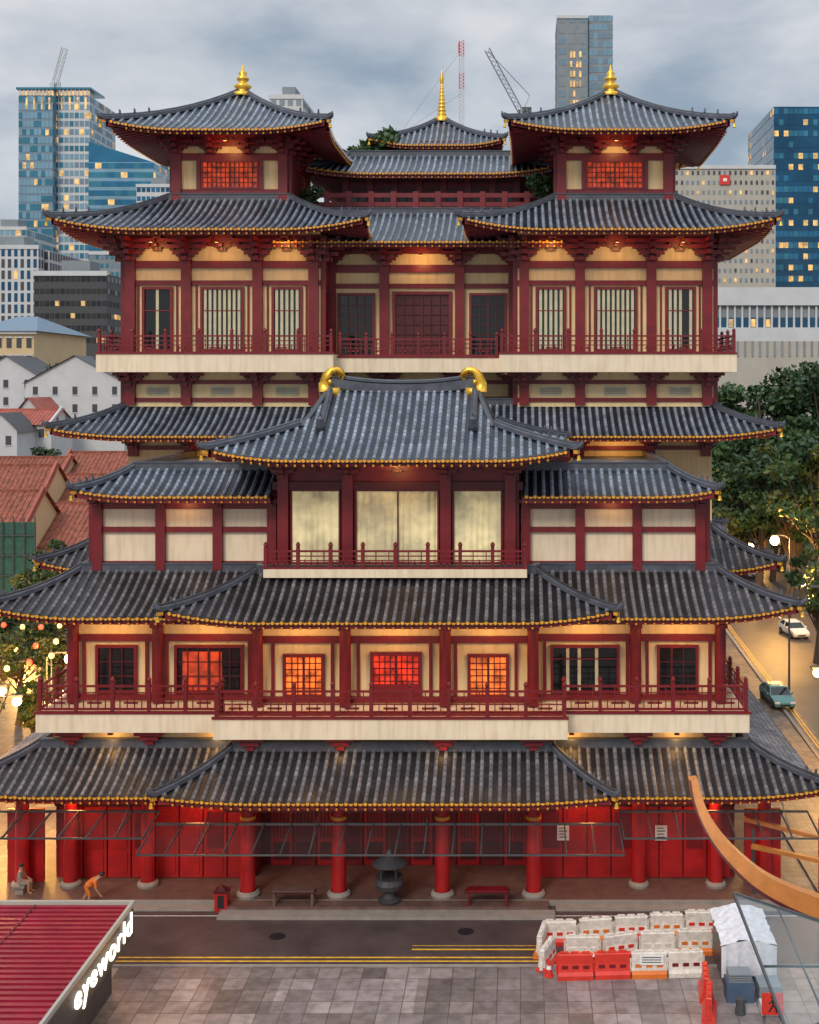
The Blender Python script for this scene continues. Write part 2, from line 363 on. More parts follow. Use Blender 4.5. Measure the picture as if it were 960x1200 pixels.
# ------------------------------------------------------------ facade helpers
def window(m,xa,xb,y,za,zb,kind,fw=.14):
    m.box(xa,xb,y-.19,y-.01,zb-fw,zb,'red');m.box(xa,xb,y-.19,y-.01,za,za+fw,'red')
    m.box(xa,xa+fw,y-.188,y-.01,za+fw,zb-fw,'red');m.box(xb-fw,xb,y-.188,y-.01,za+fw,zb-fw,'red')
    a,b,c,d=xa+fw,xb-fw,za+fw,zb-fw
    back={'slat':'green_dark','lattice':'glow_orange','dim':'glow_dim','red':'glow_red','dark':'darkglass','glow_curtain':'black','door':'red_dark','darkslat':'darkglass'}[kind]
    m.box(a,b,y-.05,y-.02,c,d,back)
    if kind in('slat','darkslat'):
        n=max(3,int((b-a)/.27));w=(b-a)/n
        for i in range(n):
            if kind=='darkslat' and random.random()<.45:continue
            m.box(a+w*(i+.22),a+w*(i+.78),y-.13,y-.07,c,d,'slat')
        m.box(a,b,y-.15,y-.135,(c+d)/2+.5,(c+d)/2+.56,'red')
    elif kind=='glow_curtain':
        n=int((b-a)/.05);vs=[]
        for i in range(n+1):
            x=a+(b-a)*i/n;yy=y-.1+.045*math.sin(x*17+math.sin(x*3)*2)
            vs+=[(x,yy,c),(x,yy,d)]
        m.add(vs,[(2*i,2*i+2,2*i+3,2*i+1) for i in range(n)],'glow_curtain')
    else:
        st=.28 if kind in('lattice','dim','red') else .5
        n=max(2,int((b-a)/st))
        for i in range(1,n):
            x=a+(b-a)*i/n;w=.05 if i!=n//2 else .12
            m.box(x-w/2,x+w/2,y-.14,y-.06,c,d,'red_dark')
        k=max(2,int((d-c)/(st*1.1)))
        for i in range(1,k):
            z=c+(d-c)*i/k;m.box(a,b,y-.12,y-.065,z-.022,z+.022,'red_dark')
        if kind=='red':m.box(a,b,y-.16,y-.07,c,c+.5,'red')
def dougong(m,x,y,z,sc_=1.0,n=3):
    for i in range(n):
        w=(.28+.3*i)*sc_;h=.24*sc_;zz=z+i*h*1.15;dp=(.35+.28*i)*sc_
        m.box(x-w,x+w,y-.22*sc_,y+.05,zz,zz+h*.72,'red')
        m.box(x-.11*sc_,x+.11*sc_,y-dp,y+.03,zz+.01,zz+h*.8,'red')
        for q in (-1,1):
            m.box(x+q*w-.1*sc_,x+q*w+.1*sc_,y-.25*sc_,y+.04,zz+h*.722,zz+h*1.15,'red_dark')
def railing(m,p,q,z,h,step=1.9,first=True):
    p=Vector((p[0],p[1],0));q=Vector((q[0],q[1],0));L=(q-p).length;n=max(1,round(L/step));d=(q-p)/n;e=d.normalized()
    for i in range(0 if first else 1,n+1):
        c=p+d*i;m.box(c.x-.09,c.x+.09,c.y-.09,c.y+.09,z,z+h+.16,'red')
        m.lathe(c.x,c.y,[(.06,z+h+.16),(.12,z+h+.24),(.1,z+h+.34),(0,z+h+.44)],6,'red')
    for zz,w in ((h,.10),(h*.74,.055),(h*.5,.055),(h*.1,.1)):
        m.beam(p+e*.08+Vector((0,0,z+zz-.05)),q-e*.08+Vector((0,0,z+zz-.05)),w,w,'red')
    for i in range(n):
        for k in range(1,5):
            c=p+d*(i+k/5)
            m.box(c.x-.025,c.x+.025,c.y-.025,c.y+.025,z+h*.1,z+(h*.5 if k%2 else h*.95),'red')
        c=p+d*(i+.5)
        m.beam(c-e*.35+Vector((0,0,z+h*.3)),c+e*.35+Vector((0,0,z+h*.3)),.05,.1,'red')
RZ=lambda ang,tx,ty:Matrix.Translation((tx,ty,0))@Matrix.Rotation(ang,4,'Z')
# ------------------------------------------------------------ ground floor
m=MB()
m.box(X(-19.5),X(19.5),-1.1,50,0,.28,'floor_stone');m.box(X(-19.52),X(19.52),-1.14,-1.1,0,.285,'stone')
m.box(X(-7.6),X(7.6),-1.9,-1.14,0,.27,'floor_stone');m.box(X(-7.9),X(7.9),-2.7,-1.9,0,.14,'stone')
m.obj('plinth_and_steps',T)
m=MB()
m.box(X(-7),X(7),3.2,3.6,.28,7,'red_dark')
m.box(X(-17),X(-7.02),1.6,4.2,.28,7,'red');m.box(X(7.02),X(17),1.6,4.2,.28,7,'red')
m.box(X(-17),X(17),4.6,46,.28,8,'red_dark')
for s in (-1,1):
    for i in range(8):
        xa=X(s*12)+(-4.8+1.2*i)
        m.box(xa+.04,xa+1.16,1.48,1.59,.32,3.9,'red_bright')
        m.box(xa+.2,xa+1.0,1.44,1.48,.55,1.6,'red_bright');m.box(xa+.2,xa+1.0,1.44,1.48,1.8,3.6,'red_bright' if i%3 else 'red')
    m.box(min(X(s*17),X(s*7.1)),max(X(s*17),X(s*7.1)),1.40,1.6,3.9,4.15,'red_dark')
    m.box(X(s*18.3)-.9,X(s*18.3)+.9,1.0,1.2,.28,3.9,'red_bright')
for i in range(11):
    xa=X(-6.6+1.2*i)
    m.box(xa+.05,xa+1.15,3.1,3.19,.3,4.0,'red' if i%2 else 'red_bright');m.box(xa+.2,xa+1.0,3.06,3.1,.6,1.5,'red_dark')
    for j in range(5):m.box(xa+.2+.18*j,xa+.25+.18*j,3.04,3.1,1.7,3.6,'red_dark')
m.box(X(-17.5),X(17.5),.9,1.3,4.35,5.0,'red');m.box(X(-8),X(8),-.9,-.5,4.4,5.1,'red')
for i in range(16):m.box(X(-7.5+i),X(-7.5+i)+.5,-.94,-.9,4.55,4.95,'goldpaint' if i%4==0 else 'red_dark')
m.box(X(13.0),X(13.6),1.385,1.42,2.2,2.95,'white');m.box(X(8.1),X(8.7),1.385,1.42,2.2,2.95,'white')
for xx in (13.1,8.2):
    for k,zz in enumerate((2.35,2.5,2.65,2.8)):m.box(X(xx),X(xx+.4-.07*(k%2)),1.37,1.384,zz,zz+.04,'black')
m.obj('ground_floor_walls',T)
m=MB()
for o in (-6.9,-2.5,2.5,6.9):
    m.lathe(X(o),-.6,[(.55,.28),(.58,.4),(.5,.52),(.42,.56)],16,'stone');m.cyl(X(o),-.6,.5,5.9,.36,.33,18,'red_bright')
    m.tube([(X(o),-.6,4.0),(X(o),-.6,4.15)],.375,16,'goldpaint')
for o in (-18.3,-15.9,-12.1,12.1,15.9,18.3):
    m.lathe(X(o),.6,[(.5,.28),(.52,.4),(.45,.5),(.38,.54)],16,'stone');m.cyl(X(o),.6,.5,6.3,.34,.31,16,'red_bright')
m.obj('ground_floor_columns',T)
m=MB()
m.box(X(-8),X(8),.35,3,6.9,8.2,'cream');m.box(X(-17),X(17),1.3,46,6.6,8.2,'cream')
m.box(X(-8.55),X(8.55),-.8,2.6,7.86,8.84,'whitewall');m.box(X(-17.5),X(17.5),.25,46,7.9,8.82,'whitewall')
m.box(X(-8.6),X(8.6),-.86,-.7,8.84,8.95,'red');m.box(X(-17.6),X(17.6),.19,.4,8.82,8.93,'red')
for o in (-6.9,-2.5,2.5,6.9):
    for k in range(3):m.box(X(o)-.2-.25*k,X(o)+.2+.25*k,-.2-.12*k,.34,7.15+.24*k,7.33+.24*k,'red')
for o in (-16,-12.1,12.1,16):
    for k in range(3):m.box(X(o)-.2-.25*k,X(o)+.2+.25*k,.8-.12*k,1.29,7.15+.24*k,7.33+.24*k,'red')
m.obj('balcony_slab',T)
m=MB()
railing(m,(X(-8.4),-.65),(X(8.4),-.65),8.95,1.25)
for s in (-1,1):
    railing(m,(X(s*8.4),-.65),(X(s*8.4),.4),8.95,1.25,1.1,False)
    railing(m,(X(s*8.4),.4),(X(s*17.35),.4),8.95,1.25,1.9,False);railing(m,(X(s*17.35),.4),(X(s*17.35),30),8.95,1.25,2.2,False)
m.obj('balcony_railing',T)
m=MB()
m.box(X(-7),X(7),2.0,3,8.84,14.2,'cream');m.box(X(-16.6),X(-7.001),2.5,4,8.82,14.2,'cream');m.box(X(7.001),X(16.6),2.5,4,8.82,14.2,'cream')
m.box(X(-16.59),X(16.59),4,46,8.82,15.3,'cream')
def beams2(m,xa,xb,y):
    m.box(xa,xb,y-.16,y+.01,11.95,12.3,'red');m.box(xa,xb,y-.2,y+.01,12.9,13.3,'red');m.box(xa,xb,y-.14,y+.01,8.95,9.25,'red')
beams2(m,X(-7),X(7),2.0);beams2(m,X(-16.6),X(-7.05),2.5);beams2(m,X(7.05),X(16.6),2.5)
for o in (-6.9,-2.5,2.5,6.9):m.cyl(X(o),1.5,8.9,13.9,.3,.28,14,'red');dougong(m,X(o),1.4,12.7,1.1,3)
for o in (-16.4,-12.1,12.1,16.4):m.cyl(X(o),2.25,8.9,13.9,.3,.28,14,'red');dougong(m,X(o),2.1,12.7,1.1,3)
for o in (-14.2,-9.5,9.5,14.2):dougong(m,X(o),2.3,13.1,.8,2)
for o in (-4.7,0,4.7):dougong(m,X(o),1.8,13.1,.8,2)
window(m,X(-1.3),X(1.3),2,9.2,11.5,'red',.18)
window(m,X(-5.7),X(-3.6),2,9.2,11.4,'lattice',.16);window(m,X(3.6),X(5.7),2,9.2,11.4,'lattice',.16)
for xx in (-6.2,-1.9,1.75,3.0,6.05,-3.2):m.box(X(xx)-.08,X(xx)+.08,1.86,1.99,9.25,11.95,'red')
for xx in (-15.9,-12.7,-11.7,-7.5,7.5,11.7,12.7,15.9):m.box(X(xx)-.08,X(xx)+.08,2.36,2.49,9.25,11.95,'red')
window(m,X(-11.3),X(-7.8),2.5,9.3,11.75,'dark');window(m,X(7.8),X(11.3),2.5,9.3,11.75,'darkslat')
m.box(X(-10.9),X(-8.9),2.435,2.45,9.45,11.4,'glow_dim')
window(m,X(-15.3),X(-13.2),2.5,9.3,11.75,'dark');window(m,X(13.2),X(15.3),2.5,9.3,11.75,'dark')
for s in (1,-1):
    m.xf=RZ(math.pi/2*s,X(s*16.6),0)
    L0,L1=(4,46) if s>0 else (-46,-4)
    beams2(m,L0,L1,0)
    for k in range(9):
        u=L0+(L1-L0)*k/8;m.box(u-.25,u+.25,-.3,.02,8.9,13.9,'red')
        if k<8:window(m,u+1.4,u+3.8,0,9.3,11.6,'dark')
m.xf=None
m.obj('second_floor_facade',T)
m=MB()
for s in (-1,1):
    xa,xb=sorted((X(s*6.3),X(s*15.8)))
    m.box(xa,xb,3.6,20,15.2,19.75,'whitewall');m.box(xa,xb,3.48,3.61,15.55,15.85,'red')
    m.box(xa,xb,3.42,3.61,17.35,17.62,'red');m.box(xa,xb,3.42,3.61,18.55,18.85,'red');m.box(xa,xb,3.3,3.61,19.25,19.7,'red')
    for o in (6.55,9.35,12.3,15.55):
        m.box(X(s*o)-.24,X(s*o)+.24,3.28,3.6,15.4,19.5,'red');dougong(m,X(s*o),3.3,18.7,.8,2)
    m.xf=RZ(math.pi/2*s,X(s*15.8),0)
    for u in (3.9,7,11,15,19):
        u=u*s;m.box(u-.24,u+.24,-.3,.02,15.4,19.5,'red')
    a_,b_=sorted((3.8*s,20*s));m.box(a_,b_,-.14,.01,17.35,17.62,'red');m.box(a_,b_,-.14,.01,18.6,19.2,'red')
    m.xf=None
    xa,xb=sorted((X(s*6.3),X(s*14.0)))
    m.box(xa,xb,4.7,17,20.3,20.5,'grey_deck')
m.obj('third_floor_wing_walls',T)
m=MB()
m.box(X(-6.2),X(6.2),3.05,14,15.2,21.6,'red');m.box(X(-6.6),X(6.6),1.5,3.1,15.3,15.72,'whitewall')
for o in (-5.85,-2.55,2.45,5.75):m.box(X(o)-.27,X(o)+.27,2.6,3.04,15.7,21.4,'red');dougong(m,X(o),2.7,20.2,1,3)
for o in (-4.2,0,4.1):dougong(m,X(o),2.8,20.5,.8,2)
m.box(X(-6.4),X(6.4),2.75,3.03,19.6,20.0,'red_dark');m.box(X(-6.5),X(6.5),2.65,3.03,20.6,21.1,'red')
for a_,b_ in ((-5.5,-2.95),(-2.2,2.1),(2.8,5.35)):window(m,X(a_),X(b_),3.05,15.8,19.6,'glow_curtain',.09)
m.box(X(-.04),X(.04),2.88,2.9,15.8,19.5,'red_dark')
m.obj('third_floor_hall',T)
m=MB();railing(m,(X(-6.5),1.6),(X(6.5),1.6),15.72,.95,1.6);m.obj('third_floor_railing',T)
m=MB()
for s in (-1,1):
    xa,xb=sorted((X(s*6.1),X(s*18.2)))
    m.box(xa,xb,16.6,50,15,23.6,'cream');m.box(xa,xb,16.0,34,23.6,34.4,'cream')
    y=16.0
    for z0,z1,d in ((23.9,24.15,.1),(25.0,25.25,.12),(31.1,31.4,.14),(32.15,32.6,.17),(33.5,34.2,.2)):
        m.box(xa-.02,xb+.02,y-d,y+.01,z0,z1,'red')
    m.box(xa,xb,16.45,16.61,20.9,21.15,'red');m.box(xa,xb,16.4,16.61,22.0,22.6,'red')
    m.box(xa-.25,xa+.1,16.2,34,33.5,34.2,'red');m.box(xb-.1,xb+.25,16.2,34,33.5,34.2,'red')
    for o in (-5.65,-2.2,2.2,5.65):
        xx=X(s*12.15+o)
        m.box(xx-.3,xx+.3,y-.32,y+.01,23.7,34.0,'red');m.box(xx-.3,xx+.3,16.3,16.6,20.5,23,'red')
        dougong(m,xx,y-.25,32.6,1.35,4);dougong(m,xx,y-.1,24.85,1.2,3);dougong(m,xx,16.35,21.0,1.1,3)
    for o,hw,kd in ((-4.0,.95,'slat'),(0,1.35,'slat'),(4.0,.95,'slat')):
        xx=X(s*12.15+o)
        if s*o>0:kd='darkslat'
        window(m,xx-hw,xx+hw,y,27,31.0,kd,.16)
        dougong(m,xx,y-.05,33.2,.9,2)
        for q in (-1,1):m.box(xx+q*(hw+.25)-.06,xx+q*(hw+.25)+.06,y-.09,y+.01,27,31.1,'red')
        m.box(xx-.7,xx+.7,y-.06,y+.005,24.3,24.85,'slat')
        for z in (24.4,24.5,24.6,24.7):m.box(xx-.65,xx+.65,y-.09,y-.061,z,z+.04,'stone')
    for side in (-1,1):
        m.xf=RZ(math.pi/2*side,X(s*12.15+side*6.05),0)
        for u in (16.4,20,24,28,32):
            u*=side;m.box(u-.28,u+.28,-.3,.02,23.7,34,'red');dougong(m,u,-.25,32.6,1.3,4)
            a_,b_=sorted((u+side*.9,u+side*3.0));window(m,a_,b_,0,27,31,'dark')
        a_,b_=sorted((16.1*side,34*side));m.box(a_,b_,-.17,.01,32.15,32.6,'red');m.box(a_,b_,-.14,.01,31.1,31.4,'red')
        m.xf=None
m.box(X(-6.2),X(6.2),18.5,50,15,34.3,'cream')
for z0,z1,d in ((31.1,31.4,.14),(32.1,32.6,.17),(33.3,34.1,.2),(24,24.2,.1),(25,25.25,.12)):m.box(X(-6),X(6),18.5-d,18.51,z0,z1,'red')
for o in (-5.8,-2.4,2.4,5.8):m.box(X(o)-.3,X(o)+.3,18.1,18.5,23.7,34,'red');dougong(m,X(o),18.2,32.5,1.3,4);dougong(m,X(o),18.3,24.8,1.1,3)
window(m,X(-1.9),X(1.9),18.5,26.7,30.9,'door',.2);window(m,X(-5.4),X(-3.0),18.5,26.7,30.8,'dark',.16);window(m,X(3.0),X(5.4),18.5,26.7,30.8,'dark',.16)
m.obj('fourth_floor_facade',T)
m=MB()
for s in (-1,1):
    xa,xb=sorted((X(s*5.0),X(s*19.3)))
    m.box(xa,xb,14,17,25.72,26.8,'whitewall');m.box(xa-.05,xb+.05,13.94,14.1,26.8,26.9,'red')
    xo=X(s*19.3);m.box(min(xo,X(s*18)),max(xo,X(s*18)),17,34,25.72,26.8,'whitewall')
m.box(X(-5.01),X(5.01),15.3,19,25.72,26.6,'whitewall');m.box(X(-4.94),X(4.94),15.25,15.4,26.6,26.7,'red')
m.obj('upper_balcony_slab',T)
m=MB()
for s in (-1,1):
    railing(m,(X(s*5.15),14.15),(X(s*19.15),14.15),26.85,1.1,2.0);railing(m,(X(s*19.15),14.15),(X(s*19.15),34),26.85,1.1,2.2,False)
railing(m,(X(-4.8),15.5),(X(4.8),15.5),26.7,1.1,1.7)
m.obj('upper_balcony_railing',T)
m=MB()
for s in (-1,1):
    c=s*12.3;x0,x1=X(c-3.6),X(c+3.6)
    m.box(x0,x1,18.65,25.85,36,41.2,'cream')
    m.box(x0-.02,x1+.02,18.5,18.66,36.6,37.45,'red');m.box(x0-.02,x1+.02,18.5,18.66,39.3,39.75,'red');m.box(x0-.05,x1+.05,18.4,18.66,40.2,41.1,'red')
    for o in (-3.4,3.4):m.box(X(c+o)-.3,X(c+o)+.3,18.35,18.7,36,41,'red')
    for o in (-2,2):m.box(X(c+o)-.12,X(c+o)+.12,18.45,18.66,37.4,39.4,'red')
    window(m,X(c-1.85),X(c+1.85),18.64,37.45,39.3,'dim',.12)
    for o in (-3.4,-1.2,1.2,3.4):dougong(m,X(c+o),18.5,39.7,1.2,3)
    for q in (-1,1):
        m.xf=RZ(math.pi/2*q,X(c+q*3.6),0)
        for u in (19.0,25.6):m.box(u*q-.3,u*q+.3,-.3,.02,36,41,'red')
        a_,b_=sorted((18.8*q,25.8*q));m.box(a_,b_,-.15,.01,36.6,37.45,'red');m.box(a_,b_,-.15,.01,39.3,39.75,'red');m.box(a_,b_,-.2,.01,40.2,41.1,'red')
        a_,b_=sorted((20.4*q,24.1*q));window(m,a_,b_,0,37.45,39.3,'dim',.12)
        for u in (19,21,23.5,25.6):dougong(m,u*q,-.1,39.7,1.2,3)
        m.xf=None
m.obj('corner_tower_walls',T)
m=MB()
m.box(X(-8.7),X(8.7),22.5,48,34,36.9,'red_dark')
for i in range(12):
    o=-8.2+16.4*i/11;m.box(X(o)-.18,X(o)+.18,22.3,22.5,36,37.9,'red')
m.box(X(-8.6),X(8.6),22.35,22.5,37.5,37.8,'red');m.box(X(-8.6),X(8.6),22.4,22.6,36.9,37.2,'red')
m.box(X(-6.2),X(6.2),26.5,46,36,40.2,'red')
for z0,z1 in ((36.6,37.2),(38.4,38.8),(39.2,39.6)):m.box(X(-6.3),X(6.3),26.35,26.51,z0,z1,'red_dark')
for i in range(8):
    o=-6+12*i/7;m.box(X(o)-.22,X(o)+.22,26.2,26.5,36,40,'red')
for i in range(7):
    o=-6+12*(i+.5)/7;window(m,X(o)-.6,X(o)+.6,26.5,37.2,38.4,'dark',.08)
m.box(X(-4),X(4),34,42,41,43.6,'red');m.box(X(-6),X(6),28.6,42,41,41.35,'grey_deck')
m.obj('roof_hall_walls',T)
m=MB()
def canopy(xa,xb,y0,y1,z0,z1,n):
    m.box(xa,xb,y0-.03,y0+.03,z0-.04,z0+.04,'steel');m.box(xa,xb,y1-.04,y1+.04,z1-.05,z1+.05,'steel')
    for i in range(n+1):
        x=xa+(xb-xa)*i/n;m.beam((x,y0,z0),(x,y1,z1),.05,.1,'steel')
        if i%4==2:m.tube([(x,y0+.4,z0+.03),(x,y1+1,z1+1.1)],.02,5,'steel')
    m.quad((xa,y0,z0+.09),(xb,y0,z0+.09),(xb,y1,z1+.09),(xa,y1,z1+.09),'canopy_glass')
canopy(X(-10.9),X(10.9),-5.1,-2.2,3.95,4.3,17)
canopy(X(-20),X(-11.0),-3.9,-1.2,4.25,4.55,7);canopy(X(11.0),X(20),-3.9,-1.2,4.25,4.55,7)
m.obj('glass_canopy',T)
m=MB()
def dl(x,y,z,e,col=(1,.55,.17)):
    m.box(x-.12,x+.12,y-.08,y+.08,z+.1,z+.22,'red_dark');m.box(x-.09,x+.09,y-.05,y+.05,z+.085,z+.1,'downlight')
    light('downlight_bulb',(x,y,z-.1),e,col,.35,T)
for o in (-14.3,-9.5,-4.7,0,4.7,9.5,14.3):dl(X(o),.9 if abs(o)>7 else .4,13.05,135)
for o in (-14,-8.8,-2.5,2.5,8.8,14):dl(X(o),-.25 if abs(o)<7 else .75,7.55,34)
for o in (-15.5,-9.5,9.5,15.5):dl(X(o),.1,5.0,170,(1,.42,.13))
for o in (-4.7,0,4.7):dl(X(o),1.2,4.9,150,(1,.32,.12))
for o in (-11,11):dl(X(o),2.6,18.9,30)
for s in (-1,1):
    for o in (-4,0,4):dl(X(s*12.15+o),14.5,33.5,75)
    dl(X(s*12.15),15.2,21.6,80);dl(X(s*12.3),17.2,40.2,75)
dl(X(0),1.4,20.8,80);dl(X(0),17.2,33,90)
for y in (8,18):dl(X(18.3),y,12.9,110);dl(X(19),y,5,120)
m.obj('eave_downlights',T)
# ------------------------------------------------------------ incense burner, bin, tables
m=MB();x,y=X(0),-1.3
m.lathe(x,y,[(.5,.28),(.55,.4),(.3,.5),(.25,.75),(.6,.95),(.7,1.2),(.62,1.45),(.68,1.5),(.6,1.5),(0,1.4)],16,'b_dark')
for k in range(4):
    a_=k*math.pi/2+.78;m.cyl(x+.5*math.cos(a_),y+.5*math.sin(a_),1.45,2.1,.05,.05,6,'b_dark')
m.lathe(x,y,[(.85,2.1),(.6,2.25),(.2,2.5),(.1,2.7),(0,2.8)],12,'b_dark')
m.obj('incense_burner')
m=MB();x,y=X(-7.9),-1.6
m.box(x-.3,x+.3,y-.3,y+.3,.0,.9,'red_bright');m.box(x-.34,x+.34,y-.34,y+.34,.9,.98,'red_dark');m.box(x-.15,x+.15,y-.31,y-.29,.2,.8,'black');m.lathe(x,y,[(.25,.98),(.2,1.1),(0,1.2)],8,'red_dark')
m.obj('donation_box')
for xx,mt in ((-4.5,'floor_stone'),(4.7,'red')):
    m=MB();x,y=X(xx),-1.6
    m.box(x-1,x+1,y-.28,y+.28,.95,1.02,mt);m.box(x-1.05,x+1.05,y-.2,y+.2,.86,.95,'red_dark')
    for a_ in (-.9,.9):
        for b_ in (-.2,.2):m.box(x+a_-.05,x+a_+.05,y+b_-.05,y+b_+.05,.27,.86,mt)
    m.obj('offering_table')
# ------------------------------------------------------------ ground
def shader_ground(name,c1,c2,brick=None,rough=.5):
    m=bpy.data.materials.new(name);m.use_nodes=True;nt=m.node_tree;N=nt.nodes;L=nt.links;b=N['Principled BSDF'];b.inputs['Roughness'].default_value=rough
    tc=N.new('ShaderNodeTexCoord');n=N.new('ShaderNodeTexNoise');n.inputs['Scale'].default_value=.5;n.inputs['Detail'].default_value=9;n.inputs['Roughness'].default_value=.7
    L.new(tc.outputs['Object'],n.inputs['Vector']);r=N.new('ShaderNodeValToRGB');r.color_ramp.elements[0].position=.3;r.color_ramp.elements[1].position=.72
    r.color_ramp.elements[0].color=c1+(1,);r.color_ramp.elements[1].color=c2+(1,);L.new(n.outputs['Fac'],r.inputs['Fac'])
    out=r.outputs['Color']
    def mul(a,bb):
        mx=N.new('ShaderNodeMix');mx.data_type='RGBA';mx.blend_type='MULTIPLY';mx.inputs['Factor'].default_value=1
        L.new(a,mx.inputs['A']);L.new(bb,mx.inputs['B']);return mx.outputs['Result']
    if brick:
        for bw,rh,of,c_1,c_2,mo,ms in ((brick[0],brick[1],brick[2],(1.2,1.17,1.15,1),(.66,.64,.64,1),(.45,.42,.41,1),.022),)+(((brick[0]*3,brick[1]*3,.5,(1.18,1.18,1.2,1),(.72,.70,.69,1),(.8,.8,.8,1),.0),) if len(brick)>3 else ()):
            k=N.new('ShaderNodeTexBrick');k.offset=of;k.inputs['Scale'].default_value=1;k.inputs['Brick Width'].default_value=bw;k.inputs['Row Height'].default_value=rh
            k.inputs['Mortar Size'].default_value=ms;k.inputs['Color1'].default_value=c_1;k.inputs['Color2'].default_value=c_2;k.inputs['Mortar'].default_value=mo
            L.new(tc.outputs['Object'],k.inputs['Vector']);out=mul(out,k.outputs['Color'])
        n4=N.new('ShaderNodeTexNoise');n4.inputs['Scale'].default_value=2.2;n4.inputs['Detail'].default_value=8;L.new(tc.outputs['Object'],n4.inputs['Vector'])
        r4=N.new('ShaderNodeValToRGB');r4.color_ramp.elements[0].position=.35;r4.color_ramp.elements[1].position=.6;r4.color_ramp.elements[0].color=(.74,.72,.70,1);r4.color_ramp.elements[1].color=(1.05,1.05,1.05,1);L.new(n4.outputs['Fac'],r4.inputs['Fac'])
        out=mul(out,r4.outputs['Color'])
    L.new(out,b.inputs['Base Color'])
    n2=N.new('ShaderNodeTexNoise');n2.inputs['Scale'].default_value=25;L.new(tc.outputs['Object'],n2.inputs['Vector'])
    bp=N.new('ShaderNodeBump');bp.inputs['Strength'].default_value=.25;bp.inputs['Distance'].default_value=.02;L.new(n2.outputs['Fac'],bp.inputs['Height']);L.new(bp.outputs['Normal'],b.inputs['Normal'])
    MI[name]=len(MATS);MATS.append(m)
shader_ground('asphalt',(.045,.030,.030),(.10,.070,.066));shader_ground('asphalt2',(.06,.05,.045),(.11,.09,.08))
shader_ground('pavers',(.22,.195,.19),(.34,.30,.29),(.95,.95,0.0,1),.4);shader_ground('pavers2',(.11,.09,.08),(.20,.16,.13),(.6,.6,0))
shader_ground('grass',(.03,.05,.015),(.06,.085,.03))
m=MB();m.quad((-2500,-80,0),(2500,-80,0),(2500,4000,0),(-2500,4000,0),'pavers2');m.obj('ground')
m=MB();m.quad((-60,-7.5,.004),(17,-7.5,.004),(17,-1.2,.004),(-60,-1.2,.004),'asphalt');m.obj('front_street_road')
m=MB();m.quad((20,-60,.004),(33,-60,.004),(37,150,.004),(22.8,150,.004),'asphalt2');m.obj('side_street_road')
m=MB();m.box(-60,17.5,-60,-7.5,0,.1,'pavers');m.box(-60,17.5,-7.5,-7.3,0,.12,'stone');m.box(-60,X(-7.95),-1.75,-1.15,0,.1,'stone');m.box(X(7.95),14,-1.75,-1.15,0,.1,'stone');m.obj('pavement')
m=MB();m.box(19.75,20,-60,20,0,.12,'stone')
m.add([(20,20,0),(19.75,20,0),(22.5,150,0),(22.8,150,0),(20,20,.12),(19.75,20,.12),(22.5,150,.12),(22.8,150,.12)],[(4,5,6,7),(0,4,7,3),(1,2,6,5)],'stone');m.obj('kerb')
m=MB();m.quad((37.3,-20,.006),(70,-20,.006),(70,160,.006),(38,160,.006),'grass');m.obj('grass_verge')
m=MB()
for y0,x0,x1,w in ((-6.85,-24,1.2,.11),(-6.5,-24,1.2,.11),(-5.75,-4.8,1.4,.12),(-5.35,-4.8,1.0,.05)):m.quad((x0,y0,.009),(x1,y0,.009),(x1,y0+w,.009),(x0,y0+w,.009),'yellow')
m.quad((-26,-2.3,.009),(14,-2.3,.009),(14,-2.22,.009),(-26,-2.22,.009),'paint_white')
for i in range(12):
    y=5+i*11;x=26.5+y*.018;m.quad((x-.08,y,.009),(x+.08,y,.009),(x+.12,y+4,.009),(x-.04,y+4,.009),'paint_white')
for dx in (.35,.6):m.quad((20+dx,20,.009),(20.1+dx,20,.009),(22.6+dx,140,.009),(22.5+dx,140,.009),'yellow')
m.obj('road_markings')
m=MB()
for x,y in ((-11,-4.4),(-2.5,-3.9),(-19,-5)):
    m.lathe(x,y,[(.38,.0065),(.34,.0125),(0,.0125)],14,'black')
for i in range(24):
    x=-24+i*1.25;m.box(x,x+.9,-7.28,-7.12,.0,.014,'black')
m.obj('drain_covers')
# ------------------------------------------------------------ city
def GX(px,y):return (px-610)/1440*(y+60)
def GZ(py,y):return 25-(py-450)/1440*(y+60)
def tower(name,px0,px1,pt,y,dep,wall,wins,fl,bays,lit=.1,margin=.12,frac=.6,extra=None,pb=None):
    m=MB();x0,x1=GX(px0,y),GX(px1,y);zt=GZ(pt,y)
    m.box(x0,x1,y,y+dep,0,zt,wall)
    n=int(zt/fl);bw=(x1-x0)/bays;zmin=GZ(pb,y) if pb else 0
    nd=max(2,int(dep/(bw if bw>1.5 else 3)));bd=dep/nd
    for j in range(n):
        z=zt-(j+1)*fl+.1*fl
        if z<zmin:break
        rl=random.random();za,zb=z+fl*(.5-frac/2),z+fl*(.5+frac/2)
        fw=random.choice(wins)
        for i in range(bays):
            l='win_lit' if random.random()<lit*(2 if rl<.25 else .7) else (random.choice(wins) if random.random()<.5 else fw)
            m.box(x0+bw*(i+margin),x0+bw*(i+1-margin),y-.12,y+.05,za,zb,l)
        for xs,sg in ((x1,1),(x0,-1)):
            for i in range(nd):
                l='win_lit' if random.random()<lit else random.choice(wins)
                a_,b_=(xs-.05,xs+.12) if sg>0 else (xs-.12,xs+.05)
                m.box(a_,b_,y+bd*(i+margin),y+bd*(i+1-margin),za,zb,l)
    if extra:extra(m,x0,x1,y,zt)
    return m.obj(name)
def plant(m,x0,x1,y,zt):
    m.box(x0+(x1-x0)*.3,x0+(x1-x0)*.7,y+4,y+12,zt,zt+4,'b_grey');m.box(x0-.2,x1+.2,y-.3,y+.3,zt-.5,zt+.8,'b_white')
